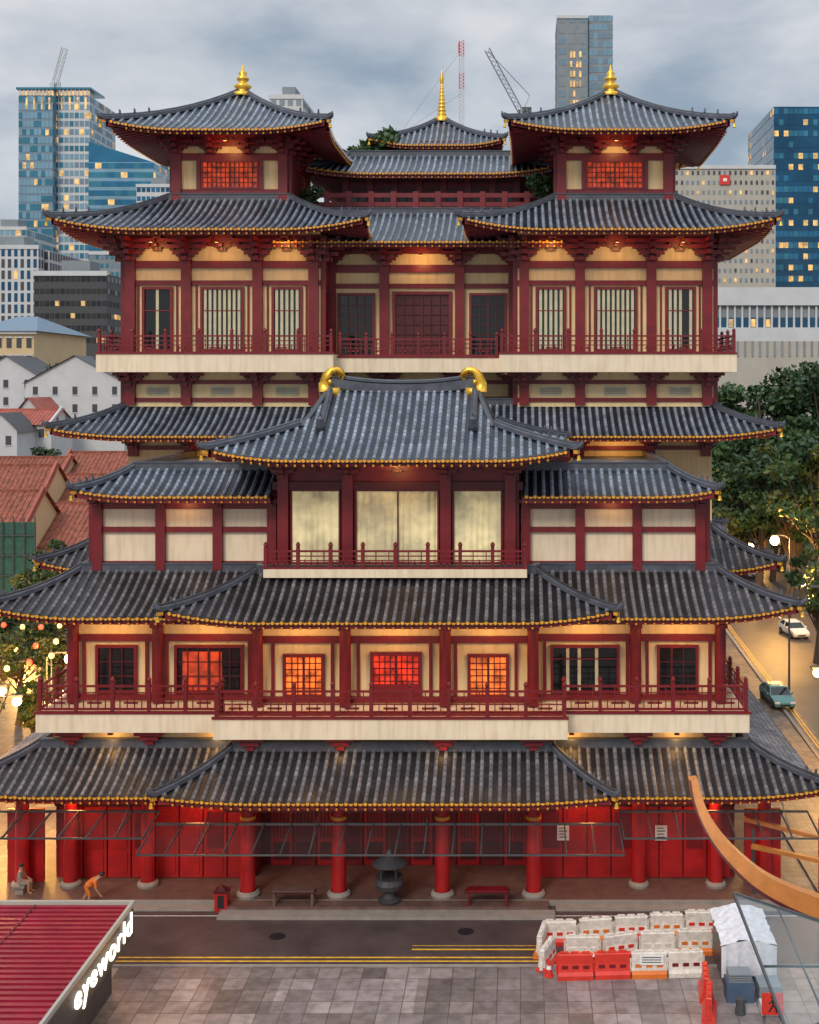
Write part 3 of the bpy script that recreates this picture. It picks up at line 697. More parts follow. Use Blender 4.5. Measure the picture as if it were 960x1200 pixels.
def crown(m,x0,x1,y,zt):
    for i in range(9):
        x=x0+(x1-x0)*(i+.5)/9;m.box(x-.5,x+.5,y-.5,y+8,zt,zt+3,'b_white')
        m.box(x+.6,x+1.2,y-.3,y+.2,zt,zt+2.4,'win_lit')
        if i%2:m.box(x+.8,x+1.6,y-.3,y+.2,zt-7,zt-1,'win_lit')
    m.box(x0-1,x1+1,y-1,y+20,zt+3,zt+4,'glass_teal')
tower('glass_skyscraper',22,62,112,560,40,'b_slate',['glass_teal','glass_light','glass_light'],4.2,9,.05,.05,.72,crown,380)
tower('glass_skyscraper',63,105,112,565,40,'b_white',['glass_teal','glass_light','b_slate'],4.2,7,.07,.1,.66,crown,380)
def slant(m,x0,x1,y,zt):
    m.add([(x0,y,zt),(x1,y,zt),(x1,y+30,zt),(x0,y+30,zt),(x0,y,zt+9),(x0,y+30,zt+9)],[(0,1,4),(1,2,5,4),(3,5,2)],'glass_blue')
tower('office_tower',104,180,190,480,40,'glass_light',['glass_blue','glass_teal'],4,10,.12,.0,.6,slant,400)
tower('apartment_tower',105,146,297,420,30,'b_grey',['glass_teal','b_slate'],3.4,7,.1,.2,.5,plant,400)
tower('office_block',160,205,218,430,30,'b_white',['glass_blue','glass_deep'],3.6,8,.06,.12,.5,plant,300)
tower('office_block',180,205,194,520,30,'glass_blue',['glass_blue','glass_teal'],4,5,.1,.08,.5,None,300)
tower('office_block',-20,31,268,400,30,'b_white',['glass_light','glass_teal'],3.6,8,.05,.1,.6,plant,400)
tower('office_block',-30,45,290,330,40,'b_white',['b_dark','glass_deep'],3.6,10,.03,.25,.75,plant,420)
tower('office_block',42,58,294,335,30,'b_white',['b_dark'],3.6,2,.02,.2,.7,None,420)
tower('dark_office_block',40,125,321,270,30,'b_dark',['black','darkglass'],3.3,14,.16,.12,.4,plant,420)
def litcol(m,x0,x1,y,zt):
    w=x1-x0
    for j in range(16):
        z=zt-20-j*4.6
        for k in range(4):
            if random.random()<.8:m.box(x0+w*(.42+.1*k),x0+w*(.42+.1*k+.07),y-.4,y-.05,z,z+2.9,'win_lit' if random.random()<.75 else 'win_dim')
    m.box(x0,x1,y-.5,y,zt-1.5,zt,'b_white')
tower('slab_tower',653,689,18,520,30,'b_grey',['b_slate','b_grey'],5,3,.0,.15,.6,litcol,200)
tower('slab_tower',690,718,18,522,30,'b_grey',['glass_light','b_slate'],4,5,.03,.06,.7,None,200)
tower('rooftop_block',316,355,114,300,20,'b_white',['b_grey'],4,4,.0,.2,.4,plant,200)
def redm(m,x0,x1,y,zt):
    xm=x0+(x1-x0)*.5;m.box(xm-1.6,xm+1.6,y-.5,y,zt-5,zt-2,'barrier_red');m.box(xm-.6,xm+.6,y-.6,y-.5,zt-4,zt-3,'white')
    m.box(x0,x1,y-.4,y+1,zt,zt+1.2,'b_white')
tower('hotel_building',790,909,198,330,40,'b_beige',['b_grey','b_slate','b_dark'],3.1,19,.09,.3,.4,redm,345)
tower('glass_office_tower',907,1010,125,380,50,'glass_deep',['glass_blue','glass_deep','glass_teal'],4,18,.12,.04,.5,None,345)
m=MB();y=210;x0,x1=GX(835,y),GX(1060,y)
for pa,pb_,mt in ((337,358,'b_white'),(358,372,'b_grey'),(372,384,'glass_deep'),(384,400,'b_white'),(400,418,'b_beige'),(418,640,'b_beige')):
    m.box(x0,x1,y-(0 if mt in('glass_deep','b_grey') else 1),y+40,GZ(pb_,y),GZ(pa,y),mt)
for i in range(26):
    x=x0+(x1-x0)*i/26;m.box(x-.2,x+.2,y-.5,y,GZ(384,y),GZ(358,y),'b_white')
    if random.random()<.4:m.box(x+.4,x+1.3,y-.1,y,GZ(383,y),GZ(374,y),'win_lit')
    m.box(x+.3,x+.7,y-1.2,y-1,GZ(418,y),GZ(400,y),'b_grey')
m.obj('terraced_building')
m=MB();y=190;x0,x1=GX(-30,y),GX(40,y);zt=GZ(388,y)
m.box(x0,x1,y,y+30,0,zt,'b_cream');m.add([(x0-1,y-1,zt),(x1+1,y-1,zt),(x1+1,y+31,zt),(x0-1,y+31,zt),(x0+4,y+12,zt+3.6),(x1-4,y+12,zt+3.6)],[(0,1,5,4),(1,2,5),(2,3,4,5),(3,0,4)],'b_slate')
m.box(x0-.6,x1+.6,y-.6,y,zt-.6,zt+.05,'b_white')
for j in range(2):
    for i in range(6):
        x=x0+(x1-x0)*(i+.5)/6;m.box(x-.5,x+.5,y-.1,y,zt-3.4-j*3.6,zt-1.4-j*3.6,'b_dark');m.box(x-.8,x+.8,y-.2,y-.1,zt-1.4-j*3.6,zt-1.15-j*3.6,'b_white')
m.obj('classical_building')
def house(name,pxa,pxb,pe,pr_,y,dep,wall,rf,wn=3,gable=False):
    m=MB();x0,x1=GX(pxa,y),GX(pxb,y);ze=GZ(pe,y);zr=max(ze+1.2,25-(pr_-450)/1440*(y+dep/2+60))
    m.box(x0,x1,y,y+dep,0,ze,wall)
    if gable:
        xm=(x0+x1)/2
        m.add([(x0,y,ze),(x1,y,ze),(xm,y,zr),(x0,y+dep,ze),(x1,y+dep,ze),(xm,y+dep,zr)],[(0,1,2),(3,5,4)],wall)
        m.add([(x0-.5,y-.5,ze-.2),(xm,y-.5,zr+.1),(xm,y+dep+.5,zr+.1),(x0-.5,y+dep+.5,ze-.2),(x1+.5,y-.5,ze-.2),(x1+.5,y+dep+.5,ze-.2)],[(0,1,2,3),(1,4,5,2)],rf)
    else:
        ym=y+dep/2
        m.add([(x0-.4,y-.6,ze-.1),(x1+.4,y-.6,ze-.1),(x1+.4,ym,zr),(x0-.4,ym,zr),(x0-.4,y+dep+.6,ze-.1),(x1+.4,y+dep+.6,ze-.1)],[(0,1,2,3),(3,2,5,4)],rf)
        m.add([(x0,y,ze),(x0,y+dep,ze),(x0,ym,zr-.1),(x1,y,ze),(x1,y+dep,ze),(x1,ym,zr-.1)],[(0,1,2),(3,5,4)],wall)
        n=int((x1-x0)/.6)
        for i in range(n):
            x=x0+(x1-x0)*(i+.5)/n;m.beam((x,y-.6,ze-.05),(x,ym,zr+.05),.14,.1,rf)
        m.box(x0-.4,x1+.4,ym-.2,ym+.2,zr-.1,zr+.2,rf)
        for xx in (x0,x1):m.beam((xx,y-.5,ze+.2),(xx,ym,zr+.35),.35,.5,'terracotta2' if wall=='b_cream' else wall)
    for j in range(2):
        for i in range(wn):
            x=x0+(x1-x0)*(i+.5)/wn;m.box(x-.45,x+.45,y-.08,y,ze-2.3-j*3.3,ze-.8-j*3.3,'win_dim' if wall=='b_cream' and random.random()<.4 else 'b_dark');m.box(x-.6,x+.6,y-.14,y,ze-2.45-j*3.3,ze-2.32-j*3.3,'b_white')
    return m.obj(name)
house('white_house',30,146,448,418,170,16,'b_white','b_dark',5,True)
house('white_house',-30,44,440,418,172,14,'b_white','b_dark',3,True)
house('white_shophouse',-30,60,497,480,150,10,'b_white','terracotta2',4)
house('white_shophouse',14,52,492,466,156,10,'b_white','terracotta2',2,True)
house('white_shophouse',-20,20,505,484,142,8,'b_white','b_dark',2,True)
for a_,b_,pe,pr_,yy in ((60,200,572,530,112),(-60,60,580,536,108),(40,150,600,556,98),(-90,40,606,545,92),(20,150,640,590,80),(-120,20,640,575,74)):
    house('shophouse',a_,b_,pe,pr_,yy,15,'b_cream','terracotta',6)
m=MB();y=62;x0,x1=GX(-60,y),GX(42,y);zt=GZ(612,y)
m.box(x0,x1,y,y+.1,4,zt,'net_green')
for i in range(9):
    x=x0+(x1-x0)*i/8;m.tube([(x,y-.2,0),(x,y-.2,zt+.6)],.07,5,'steel')
for z in range(2,int(zt)+1,2):m.tube([(x0,y-.2,z),(x1,y-.2,z)],.06,5,'steel')
m.obj('scaffolding')
def lattice(m,p,q,w,n,mt):
    p=Vector(p);q=Vector(q);t=(q-p).normalized();up=Vector((0,1,0));a_=t.cross(up).normalized()*w/2;b_=up*w/2
    cs=[a_+b_,a_-b_,-a_-b_,-a_+b_]
    for c in cs:m.tube([p+c,q+c],w*.09,4,mt)
    for i in range(n):
        u=p+(q-p)*i/n;v=p+(q-p)*(i+1)/n
        for k in range(4):m.tube([u+cs[k],v+cs[(k+1)%4]],w*.06,4,mt)
m=MB();y=570;lattice(m,(GX(66,y),y,GZ(112,y)),(GX(66,y),y,GZ(96,y)),3,3,'b_white');lattice(m,(GX(64,y),y,GZ(100,y)),(GX(76,y),y,GZ(56,y)),2.4,9,'b_white')
m.box(GX(60,y),GX(65,y),y-2,y+2,GZ(104,y),GZ(98,y),'b_white');m.obj('tower_crane')
m=MB();y=420
lattice(m,(GX(614,y),y,GZ(300,y)),(GX(614,y),y,GZ(128,y)),2.5,30,'b_grey');lattice(m,(GX(611,y),y,GZ(132,y)),(GX(571,y),y,GZ(58,y)),2,14,'b_grey')
m.tube([(GX(614,y),y,GZ(128,y)),(GX(621,y),y,GZ(112,y)),(GX(572,y),y,GZ(60,y))],.15,4,'b_dark')
m.box(GX(612,y),GX(623,y),y-1,y+1,GZ(132,y),GZ(126,y),'b_dark');m.obj('tower_crane')
m=MB();y=300
for k in range(8):
    lattice(m,(GX(541,y),y,GZ(200-19*k,y)),(GX(541,y),y,GZ(181-19*k,y)),1.3,5,'b_white' if k<5 or k==6 else 'barrier_red')
m.tube([(GX(540,y),y,GZ(60,y)),(GX(473,y),y,GZ(150,y))],.05,4,'b_grey');m.tube([(GX(540,y),y,GZ(110,y)),(GX(480,y),y,GZ(150,y))],.05,4,'b_grey')
m.tube([(GX(538,y),y,GZ(62,y)),(GX(538,y),y,GZ(50,y))],.25,5,'barrier_red')
m.obj('radio_mast')
# ------------------------------------------------------------ trees
def tree(name,x,y,h,r,n=2600,ms=('leaf1','leaf1','leaf2'),base=.0,ls=.45,flat=.62,ncl=20,low=.42):
    m=MB();tr=max(.12,h*.02)
    m.tube([(x,y,base),(x+.1*r,y,base+h*.25),(x+.05*r,y,base+h*.5),(x-.05*r,y,base+h*.8)],[tr*1.5,tr,tr*.7,tr*.2],8,'bark')
    cl=[]
    for i in range(ncl):
        a_=random.uniform(0,6.28);d=r*math.sqrt(random.random())*.85;zz=base+h*(low+(.95-low)*random.random()*(1-.4*(d/r)**2))
        c=Vector((x+d*math.cos(a_),y+d*math.sin(a_),zz));cl.append((c,r*random.uniform(.24,.44)))
        s0=Vector((x,y,base+h*random.uniform(.25,.5)));mid=(s0+c)/2+Vector((0,0,-.03*h))
        m.tube([s0,mid,c],[tr*.4,tr*.22,tr*.06],5,'bark')
    per=n//len(cl)
    for c,cr in cl:
        mt0=random.choice(ms)
        for i in range(per):
            v=Vector((random.gauss(0,1),random.gauss(0,1),random.gauss(0,1))).normalized()*cr*random.uniform(.45,1.1);v.z*=flat
            p=c+v;n_=Vector((random.uniform(-1,1),random.uniform(-1,1),random.uniform(-.2,1))).normalized()
            t=n_.orthogonal().normalized();b_=n_.cross(t);s=ls*random.uniform(.5,1.2);ang=random.uniform(0,6.28)
            t2=t*math.cos(ang)+b_*math.sin(ang);b2=n_.cross(t2)
            m.add([tuple(p-t2*s),tuple(p-b2*s*.55),tuple(p+t2*s),tuple(p+b2*s*.55)],[(0,1,2,3)],mt0 if random.random()<.75 else random.choice(ms))
    return m.obj(name)
D=('leaf1','leaf1','leaf2');Y=('leaf2','leaf3','leaf1')
for px,pt,y,r in ((862,440,122,6),(892,424,116,6.5),(935,412,118,8),(975,412,112,8),(915,470,104,7),(870,480,108,6)):
    tree('rain_tree',GX(px,y),y,GZ(pt,y),r,5000,D,ls=.55,low=.35)
for px,pt,y,r,ms in ((858,522,92,4,Y),(888,510,86,5,Y),(925,505,80,5.5,D),(962,512,72,5.5,Y),(905,545,96,5,D)):
    tree('street_tree',GX(px,y),y,GZ(pt,y),r,4500,ms,ls=.42,low=.4)
tree('street_tree',GX(957,50),50,GZ(628,50),2.6,2400,Y,ls=.28);tree('street_tree',GX(905,140),140,14,7,2500,D,ls=.55);tree('street_tree',GX(870,145),145,15,7,2500,D,ls=.55);tree('street_tree',GX(940,138),138,15,7,2500,D,ls=.55)
tree('street_tree',GX(92,180),180,GZ(392,180),6,2200,('leaf1','bark','leaf1'),ls=.5);tree('street_tree',GX(115,178),178,GZ(396,178),5,1800,('leaf1','bark'),ls=.5)
tree('street_tree',GX(52,125),125,GZ(508,125),3.2,1800,D,ls=.4)
for px,pt,y,r in ((70,625,56,2.8),(35,640,50,2.6),(95,650,48,2.3),(5,690,44,2.5)):
    tree('street_tree',GX(px,y),y,GZ(pt,y),r,2400,Y,ls=.28)
tree('roof_garden_tree',X(-4.6),34,5,2,1100,('leaf2','leaf2'),base=39.5,ls=.35)
tree('roof_garden_tree',X(-6.6),36,4.2,1.3,700,('leaf2','leaf1'),base=39.5,ls=.3)
tree('roof_garden_shrub',X(7.6),22.2,3,1,700,('leaf2','leaf2'),base=36.2,ls=.22)
tree('roof_garden_shrub',X(-7.7),22.2,2.2,.7,400,('leaf2','leaf2'),base=36.2,ls=.18)
for px,pt,y,r in ((22,715,30,2.6),(70,712,34,2.2),(-8,735,20,2.2),(48,720,42,2.4),(38,790,22,1.2)):
    tree('street_tree',GX(px,y),y,GZ(pt,y),r,1800,Y,ls=.2)
# ------------------------------------------------------------ street lamps
def lamp(x,y,h,e,arm=1,name='street_lamp',gr=.34):
    m=MB();m.cyl(x,y,0,h,.11,.06,8,'steel');m.tube([(x,y,h),(x+arm*.7,y,h+.35),(x+arm*1.6,y,h+.3)],.05,6,'steel')
    m.cyl(x,y,0,.6,.18,.14,8,'steel')
    m.box(x+arm*1.2,x+arm*2.0,y-.16,y+.16,h+.26,h+.4,'steel')
    m.lathe(x+arm*1.6,y,[(gr*math.sin(math.pi*k/6),h+.27-gr+gr*math.cos(math.pi*k/6)) for k in range(7)],12,'lamp')
    o=m.obj(name);light('lamp_glow',(x+arm*1.6,y-.6,h-.7),e,(1,.50,.11),.3,o)
for px,py,y,e,arm,gr in ((908,632,72,5500,-1,.5),(940,682,52,5000,-1,.38),(958,790,20,2600,-1,.28),(82,772,24,3600,1,.36),(20,824,12,3200,1,.26),(2,812,14,1800,1,.26),(30,735,50,4500,1,.35),(880,640,110,6000,1,.4)):
    lamp(GX(px,y)-arm*1.6,y,GZ(py,y)+.1,e,arm,gr=gr)
lamp(-30.5,3,6,1500,1,gr=.2)  # added lamp outside the view, put here to warm the left pavement
m=MB();x=GX(925,36);m.cyl(x,36,0,9,.1,.06,8,'steel');m.tube([(x,36,9),(x+.8,36,9.3),(x+2,36,9.2)],.05,6,'steel');m.box(x+1.6,x+2.4,35.85,36.15,9.1,9.25,'steel');m.obj('street_lamp')
for i,(x,y) in enumerate(((-34,14),(-37,20),(-32,26),(-40,9),(-29.5,18))):
    m=MB()
    m.box(x-1.6,x+1.6,y-1.3,y+1.3,0,1.0,'b_cream')
    for a_ in (-1.5,1.5):
        for b_ in (-1.2,1.2):m.cyl(x+a_,y+b_,0,2.6,.05,.05,6,'steel')
    m.add([(x-1.9,y-1.6,2.5),(x+1.9,y-1.6,2.5),(x+1.9,y+1.6,2.5),(x-1.9,y+1.6,2.5),(x,y,3.6)],[(0,1,4),(1,2,4),(2,3,4),(3,0,4)],['white','barrier_red','white','tarp_blue','barrier_red'][i])
    m.box(x-1.2,x+1.2,y-1.34,y-1.3,.3,.8,'win_lit')
    o=m.obj('market_stall')
    if i%2==0:light('stall_bulb',(x,y-.8,2.3),220,(1,.55,.18),.1,o)
m=MB()
for j in range(4):
    for i in range(11):
        t=i/10;x=-42+13*t;y=6+8*j+2*t;z=8.2-1.2*math.sin(math.pi*t)
        m.lathe(x,y,[(0,z+.2),(.14,z+.14),(.19,z),(.14,z-.14),(0,z-.2)],8,'redlight' if i%2 else 'lampsoft')
    m.tube([(-42+13*i/10,6+8*j+2*i/10,8.45-1.2*math.sin(math.pi*i/10)) for i in range(11)],.02,4,'black')
    m.cyl(-42,6+8*j,0,8.6,.07,.05,6,'steel');m.cyl(-29,8+8*j,0,8.6,.07,.05,6,'steel')
m.obj('lantern_string')
# ------------------------------------------------------------ cars
def car(name,x,y,paint,rot=0,sign=False):
    m=MB();m.xf=Matrix.Translation((x,y,0))@Matrix.Rotation(rot,4,'Z')
    prof=[(-2.2,.33),(-2.28,.5),(-2.26,.66),(-2.05,.80),(-1.1,.97),(1.9,1.02),(2.2,.93),(2.28,.6),(2.2,.33)]
    n=len(prof);ws=[.74,.8,.82,.82,.86,.86,.82,.82,.76]
    vs=[(sx*w,a_,b_) for sx in (-1,1) for (a_,b_),w in zip(prof,ws)]
    m.add(vs,[tuple(range(n))[::-1],tuple(range(n,2*n))]+[(i,(i+1)%n,n+(i+1)%n,n+i) for i in range(n)],paint)
    cab=[(-1.1,.97,.80),(-.35,1.40,.64),(1.15,1.43,.64),(1.95,1.01,.78)]
    m.add([(sx*w,a_,b_) for sx in (-1,1) for a_,b_,w in cab],[(0,4,5,1),(2,6,7,3),(0,1,2,3),(4,7,6,5)],'darkglass')
    m.add([(-.65,-.37,1.4),(.65,-.37,1.4),(.65,1.17,1.43),(-.65,1.17,1.43),(-.56,-.2,1.48),(.56,-.2,1.48),(.56,1.0,1.5),(-.56,1.0,1.5)],[(4,5,6,7),(0,1,5,4),(1,2,6,5),(2,3,7,6),(3,0,4,7)],paint)
    for sx in (-1,1):
        m.beam((sx*.8,-1.1,.98),(sx*.65,-.35,1.42),.07,.06,paint);m.beam((sx*.65,1.15,1.43),(sx*.79,1.95,1.02),.09,.06,paint)
        m.beam((sx*.81,.4,.98),(sx*.66,.4,1.42),.07,.07,paint)
        for yy in (-1.4,1.35):
            vs=[(sx*q,yy+.33*math.cos(2*math.pi*k/14),.33+.33*math.sin(2*math.pi*k/14)) for q in (.68,.885) for k in range(14)]
            m.add(vs,[tuple(range(14)),tuple(range(14,28))]+[(k,(k+1)%14,14+(k+1)%14,14+k) for k in range(14)],'tyre')
            m.add([(sx*.89,yy+.18*math.cos(2*math.pi*k/8),.33+.18*math.sin(2*math.pi*k/8)) for k in range(8)],[tuple(range(8))],'steel')
        m.box(sx*.6-.2,sx*.6+.2,-2.3,-2.2,.6,.73,'white');m.box(sx*.62-.16,sx*.62+.16,2.2,2.3,.7,.85,'redlight')
        m.box(sx*.95-.1,sx*.95+.1,-.85,-.7,.98,1.1,paint)
    m.box(-.4,.4,-2.31,-2.27,.42,.55,'black')
    if sign:m.box(-.35,.35,.3,.5,1.5,1.66,'lampsoft')
    return m.obj(name)
car('parked_car',GX(930,62),62,'car_white',R(8));car('taxi',GX(903,38.5),36,'car_blue',R(4),True);car('car',30,100,'car_white',R(2));car('car',27.5,118,'b_dark',R(2))
# ------------------------------------------------------------ foreground kiosk
m=MB();x1=-16.1;x0=-34;ya=-40;yb=-9.2
m.box(x0,x1-.6,ya,yb-.6,.1,3.0,'b_dark');m.box(x0,x1,ya,yb,3.0,3.42,'kiosk_red')
m.box(x0,x1,yb-.02,yb+.1,2.9,3.62,'b_beige');m.box(x1,x1+.12,ya,yb+.1,3.42,3.62,'b_beige')
n=int((yb-ya)/.4)
for i in range(n):
    y=ya+(yb-ya)*(i+.5)/n;m.box(x0,x1-.05,y-.1,y+.1,3.42,3.5,'kiosk_red')
for xx in (-20,-24,-28):m.box(xx-.03,xx+.03,ya,yb-.1,3.5,3.52,'red_dark')
m.box(x1,x1+.1,ya,yb,2.2,3.42,'b_dark')
kp=m.obj('kiosk_building')
cu=bpy.data.curves.new('sign_text','FONT');cu.body='eyeworld';cu.size=1.25;cu.extrude=.03;cu.align_x='RIGHT';cu.space_character=1.12
o=bpy.data.objects.new('lit_sign_letters',cu);sc.collection.objects.link(o);o.parent=kp;o.data.materials.append(MATS[MI['signlight']])
o.scale=(1.25,1,1);o.rotation_euler=(R(90),0,R(90));o.location=(x1+.16,yb-.3,2.5)
for yy in (-10.5,-13.5):light('sign_glow',(x1+1.6,yy,2.4),60,(1,.52,.16),.4,kp)
m=MB();m.box(-30,-23.5,-6.2,-5.2,1.9,2.4,'b_dark');m.box(-29.8,-23.7,-6.0,-5.4,0,1.9,'steel');m.obj('utility_cabinet')
# ------------------------------------------------------------ barriers
def barrier(x,y,rot,c,c2=None,L=1.5):
    m=MB();m.xf=Matrix.Translation((x,y,.1 if y<-7.5 else 0))@Matrix.Rotation(rot,4,'Z')
    pr=[(.28,0),(.28,.18),(.17,.3),(.12,.62),(.12,.98),(.09,1.02)]
    for k in range(len(pr)-1):
        (a_,za),(b_,zb)=pr[k],pr[k+1];h=L/2
        m.add([(-h,-a_,za),(h,-a_,za),(h,a_,za),(-h,a_,za),(-h+.03,-b_,zb),(h-.03,-b_,zb),(h-.03,b_,zb),(-h+.03,b_,zb)],[(0,1,5,4),(1,2,6,5),(2,3,7,6),(3,0,4,7),(4,5,6,7)],c2 if (c2 and k<2) else c)
    for q in (-.45,0,.45):
        m.box(q*L/1.5-.13,q*L/1.5+.13,-.16,-.121,.42,.56,c2 or 'red');m.box(q*L/1.5-.16,q*L/1.5+.16,-.08,.08,1.0,1.08,c)
    m.box(-L/2-.06,-L/2,-.07,.07,.2,.8,c);m.box(L/2,L/2+.06,-.07,.07,.2,.8,c)
    return m.obj('water_filled_barrier')
for i in range(5):barrier(1.75+1.62*i,-5.1+.25*i,R(6+random.uniform(-9,9)),'barrier_white','barrier_red' if i%2==0 else 'orange')
for i in range(4):barrier(2.7+1.65*i,-6.6+.2*i,R(8+random.uniform(-9,9)),'barrier_white',('barrier_white','barrier_red','barrier_white','orange')[i])
barrier(2.3,-8.45,R(2),'barrier_red');barrier(3.85,-8.35,R(3),'barrier_red')
barrier(5.4,-8.3,R(2),'barrier_white','orange');barrier(6.95,-8.2,R(4),'barrier_white')
barrier(1.15,-7.3,R(70),'barrier_white','barrier_red');barrier(.95,-5.9,R(80),'barrier_white','orange')
barrier(7.55,-9.9,R(84),'barrier_red');barrier(7.45,-11.5,R(80),'barrier_red')
m=MB();m.box(5.0,6.0,-8.5,-8.46,.65,1.05,'white')
for z in (.75,.85,.95):m.box(5.1,5.9,-8.51,-8.501,z,z+.03,'black')
m.obj('notice_board')
m=MB();m.cyl(1.2,-8.3,.1,.14,.22,.22,12,'barrier_red');m.cyl(1.2,-8.3,.14,.85,.16,.03,12,'barrier_red');m.cyl(1.2,-8.3,.4,.55,.115,.085,12,'white');m.obj('traffic_cone')
m=MB();N=12;x0,x1_,y0,y1=8.3,10.6,-9.2,-6.2
vs=[]
for i in range(N+1):
    for j in range(N+1):
        u,v=i/N,j/N;vs.append((x0+(x1_-x0)*u+random.uniform(-.05,.05),y0+(y1-y0)*v,2.0+.25*math.sin(u*3.1)+random.uniform(-.06,.06)-.25*(1-v)))
m.add(vs,[(i*(N+1)+j,(i+1)*(N+1)+j,(i+1)*(N+1)+j+1,i*(N+1)+j+1) for i in range(N) for j in range(N)],'cloth_white')
vs=[]
for i in range(25):
    u=i/24
    for z in (1.75+.25*math.sin(u*3.1),1.0,.5):vs.append((x0+(x1_-x0)*u,y0-.05-.07*math.sin(u*30)*(2-z),z))
m.add(vs,[(i*3+k,(i+1)*3+k,(i+1)*3+k+1,i*3+k+1) for i in range(24) for k in range(2)],'cloth_white')
m.box(x0+.1,x1_-.1,y0+.1,y1-.1,.1,1.6,'steel');m.box(x0,x0+1.1,y0-1.4,y0-.6,.1,.9,'tarp_blue');m.box(x0+1.3,x0+2.2,y0-1.5,y0-.5,.1,.8,'b_grey')
for k in range(4):m.box(x0+.1,x0+1.0,y0-1.35,y0-.65,.9+.09*k,.96+.09*k,'b_grey')
m.box(x0+1.2,x0+1.9,y0-2.4,y0-1.8,.1,.5,'b_white');m.cyl(x0+.4,y0-2.2,.1,.7,.22,.18,10,'steel')
m.obj('covered_stall')
m=MB();x,y=9.85,-12;m.box(x-.42,x+.42,y,y+.04,.35,1.2,'barrier_red')
m.add([(x+.07*math.cos(k*.785),y-.006,1.05+.07*math.sin(k*.785)) for k in range(8)],[tuple(range(8))],'black')
for a_,b_ in (((0,.96),(.02,.75)),((.02,.75),(-.14,.48)),((.02,.75),(.14,.6)),((.14,.6),(.16,.46)),((0,.94),(-.15,.8)),((0,.94),(.15,.82))):
    m.tube([(x+a_[0],y-.01,a_[1]),(x+b_[0],y-.01,b_[1])],.035,5,'black')
for q in (-.3,.3):m.beam((x+q,y+.06,.4),(x+q,y+.3,.1),.04,.04,'steel');m.beam((x+q,y+.02,.1),(x+q,y+.02,.35),.04,.04,'steel')
m.obj('pedestrian_sign')
m=MB()
cp=[(813,914,-13,.16),(818,938,-13.6,.19),(829,965,-14.3,.22),(845,990,-15,.26),(866,1013,-15.7,.30),(892,1035,-16.4,.34),(925,1053,-17.2,.38),(965,1068,-18,.42),(1010,1075,-19,.45)]
P0=[Vector((GX(a_,c),c,GZ(b_,c))) for a_,b_,c,d in cp];pts=[];hs=[]
for i in range(len(P0)-1):
    A,B=P0[i],P0[i+1];Z=P0[max(i-1,0)];C=P0[min(i+2,len(P0)-1)]
    for k in range(5):
        t=k/5;pts.append(.5*((2*A)+(B-Z)*t+(2*Z-5*A+4*B-C)*t*t+(3*A-Z-3*B+C)*t**3));hs.append(cp[i][3]*(1-t)+cp[i+1][3]*t)
vs=[];vs2=[]
for i,p in enumerate(pts):
    t=pts[min(i+1,len(pts)-1)]-pts[max(i-1,0)];t.y=0;t.normalize();nn=Vector((-t.z,0,t.x))
    for dy in (0,.5):
        for s in (-1,1):vs.append(tuple(p+nn*hs[i]*s+Vector((0,dy,0))))
    for dy in (-.06,-.002):
        for s in (-1,-.7):vs2.append(tuple(p+nn*hs[i]*s+Vector((0,dy,0))))
fs=[(0,1,3,2)]
for i in range(len(pts)-1):
    o=i*4;fs+=[(o,o+4,o+5,o+1),(o+2,o+3,o+7,o+6),(o,o+2,o+6,o+4),(o+1,o+5,o+7,o+3)]
m.add(vs,fs,'brown_steel');m.add(vs2,fs,'red_dark');m.cyl(12.6,-17.5,.1,6.3,.18,.18,12,'steel')
m.obj('curved_canopy_arch')
m=MB()
A=(GX(860,-20),-20,GZ(1047,-20));B=(GX(962,-20),-20,GZ(1080,-20));C=(GX(1010,-24),-24,GZ(1180,-24));Dd=(GX(925,-26),-26,GZ(1215,-26))
A,B,C,Dd=[Vector(v) for v in (A,B,C,Dd)]
m.add([tuple(A),tuple(B),tuple(C),tuple(Dd)],[(0,1,2,3)],'glass')
for p,q in ((A,B),(B,C),(C,Dd),(Dd,A)):m.beam(p,q,.07,.1,'steel')
m.beam(A.lerp(B,.5),Dd.lerp(C,.5),.04,.07,'steel');m.beam(A.lerp(Dd,.55),B.lerp(C,.55),.04,.07,'steel')
for p in (B,C):m.cyl(p.x+.3,p.y,.1,p.z,.1,.1,8,'steel')
m.obj('glass_walkway_canopy')
m=MB();m.box(14.6,20-.26,-3,40,0,.1,'pavers2');m.obj('side_pavement')
m=MB();m.beam((11,0.5,3.6),(16.5,-2,3.0),.25,.18,'brown_steel');m.beam((11,-1.5,3.0),(16.5,-3.5,2.5),.25,.18,'brown_steel');m.cyl(14.4,-1,0,4.2,.1,.1,8,'red_bright');m.cyl(15.6,-3,0,2.7,.08,.08,8,'steel');m.cyl(11.3,-.4,0,3.4,.08,.08,8,'steel');m.obj('side_gateway')
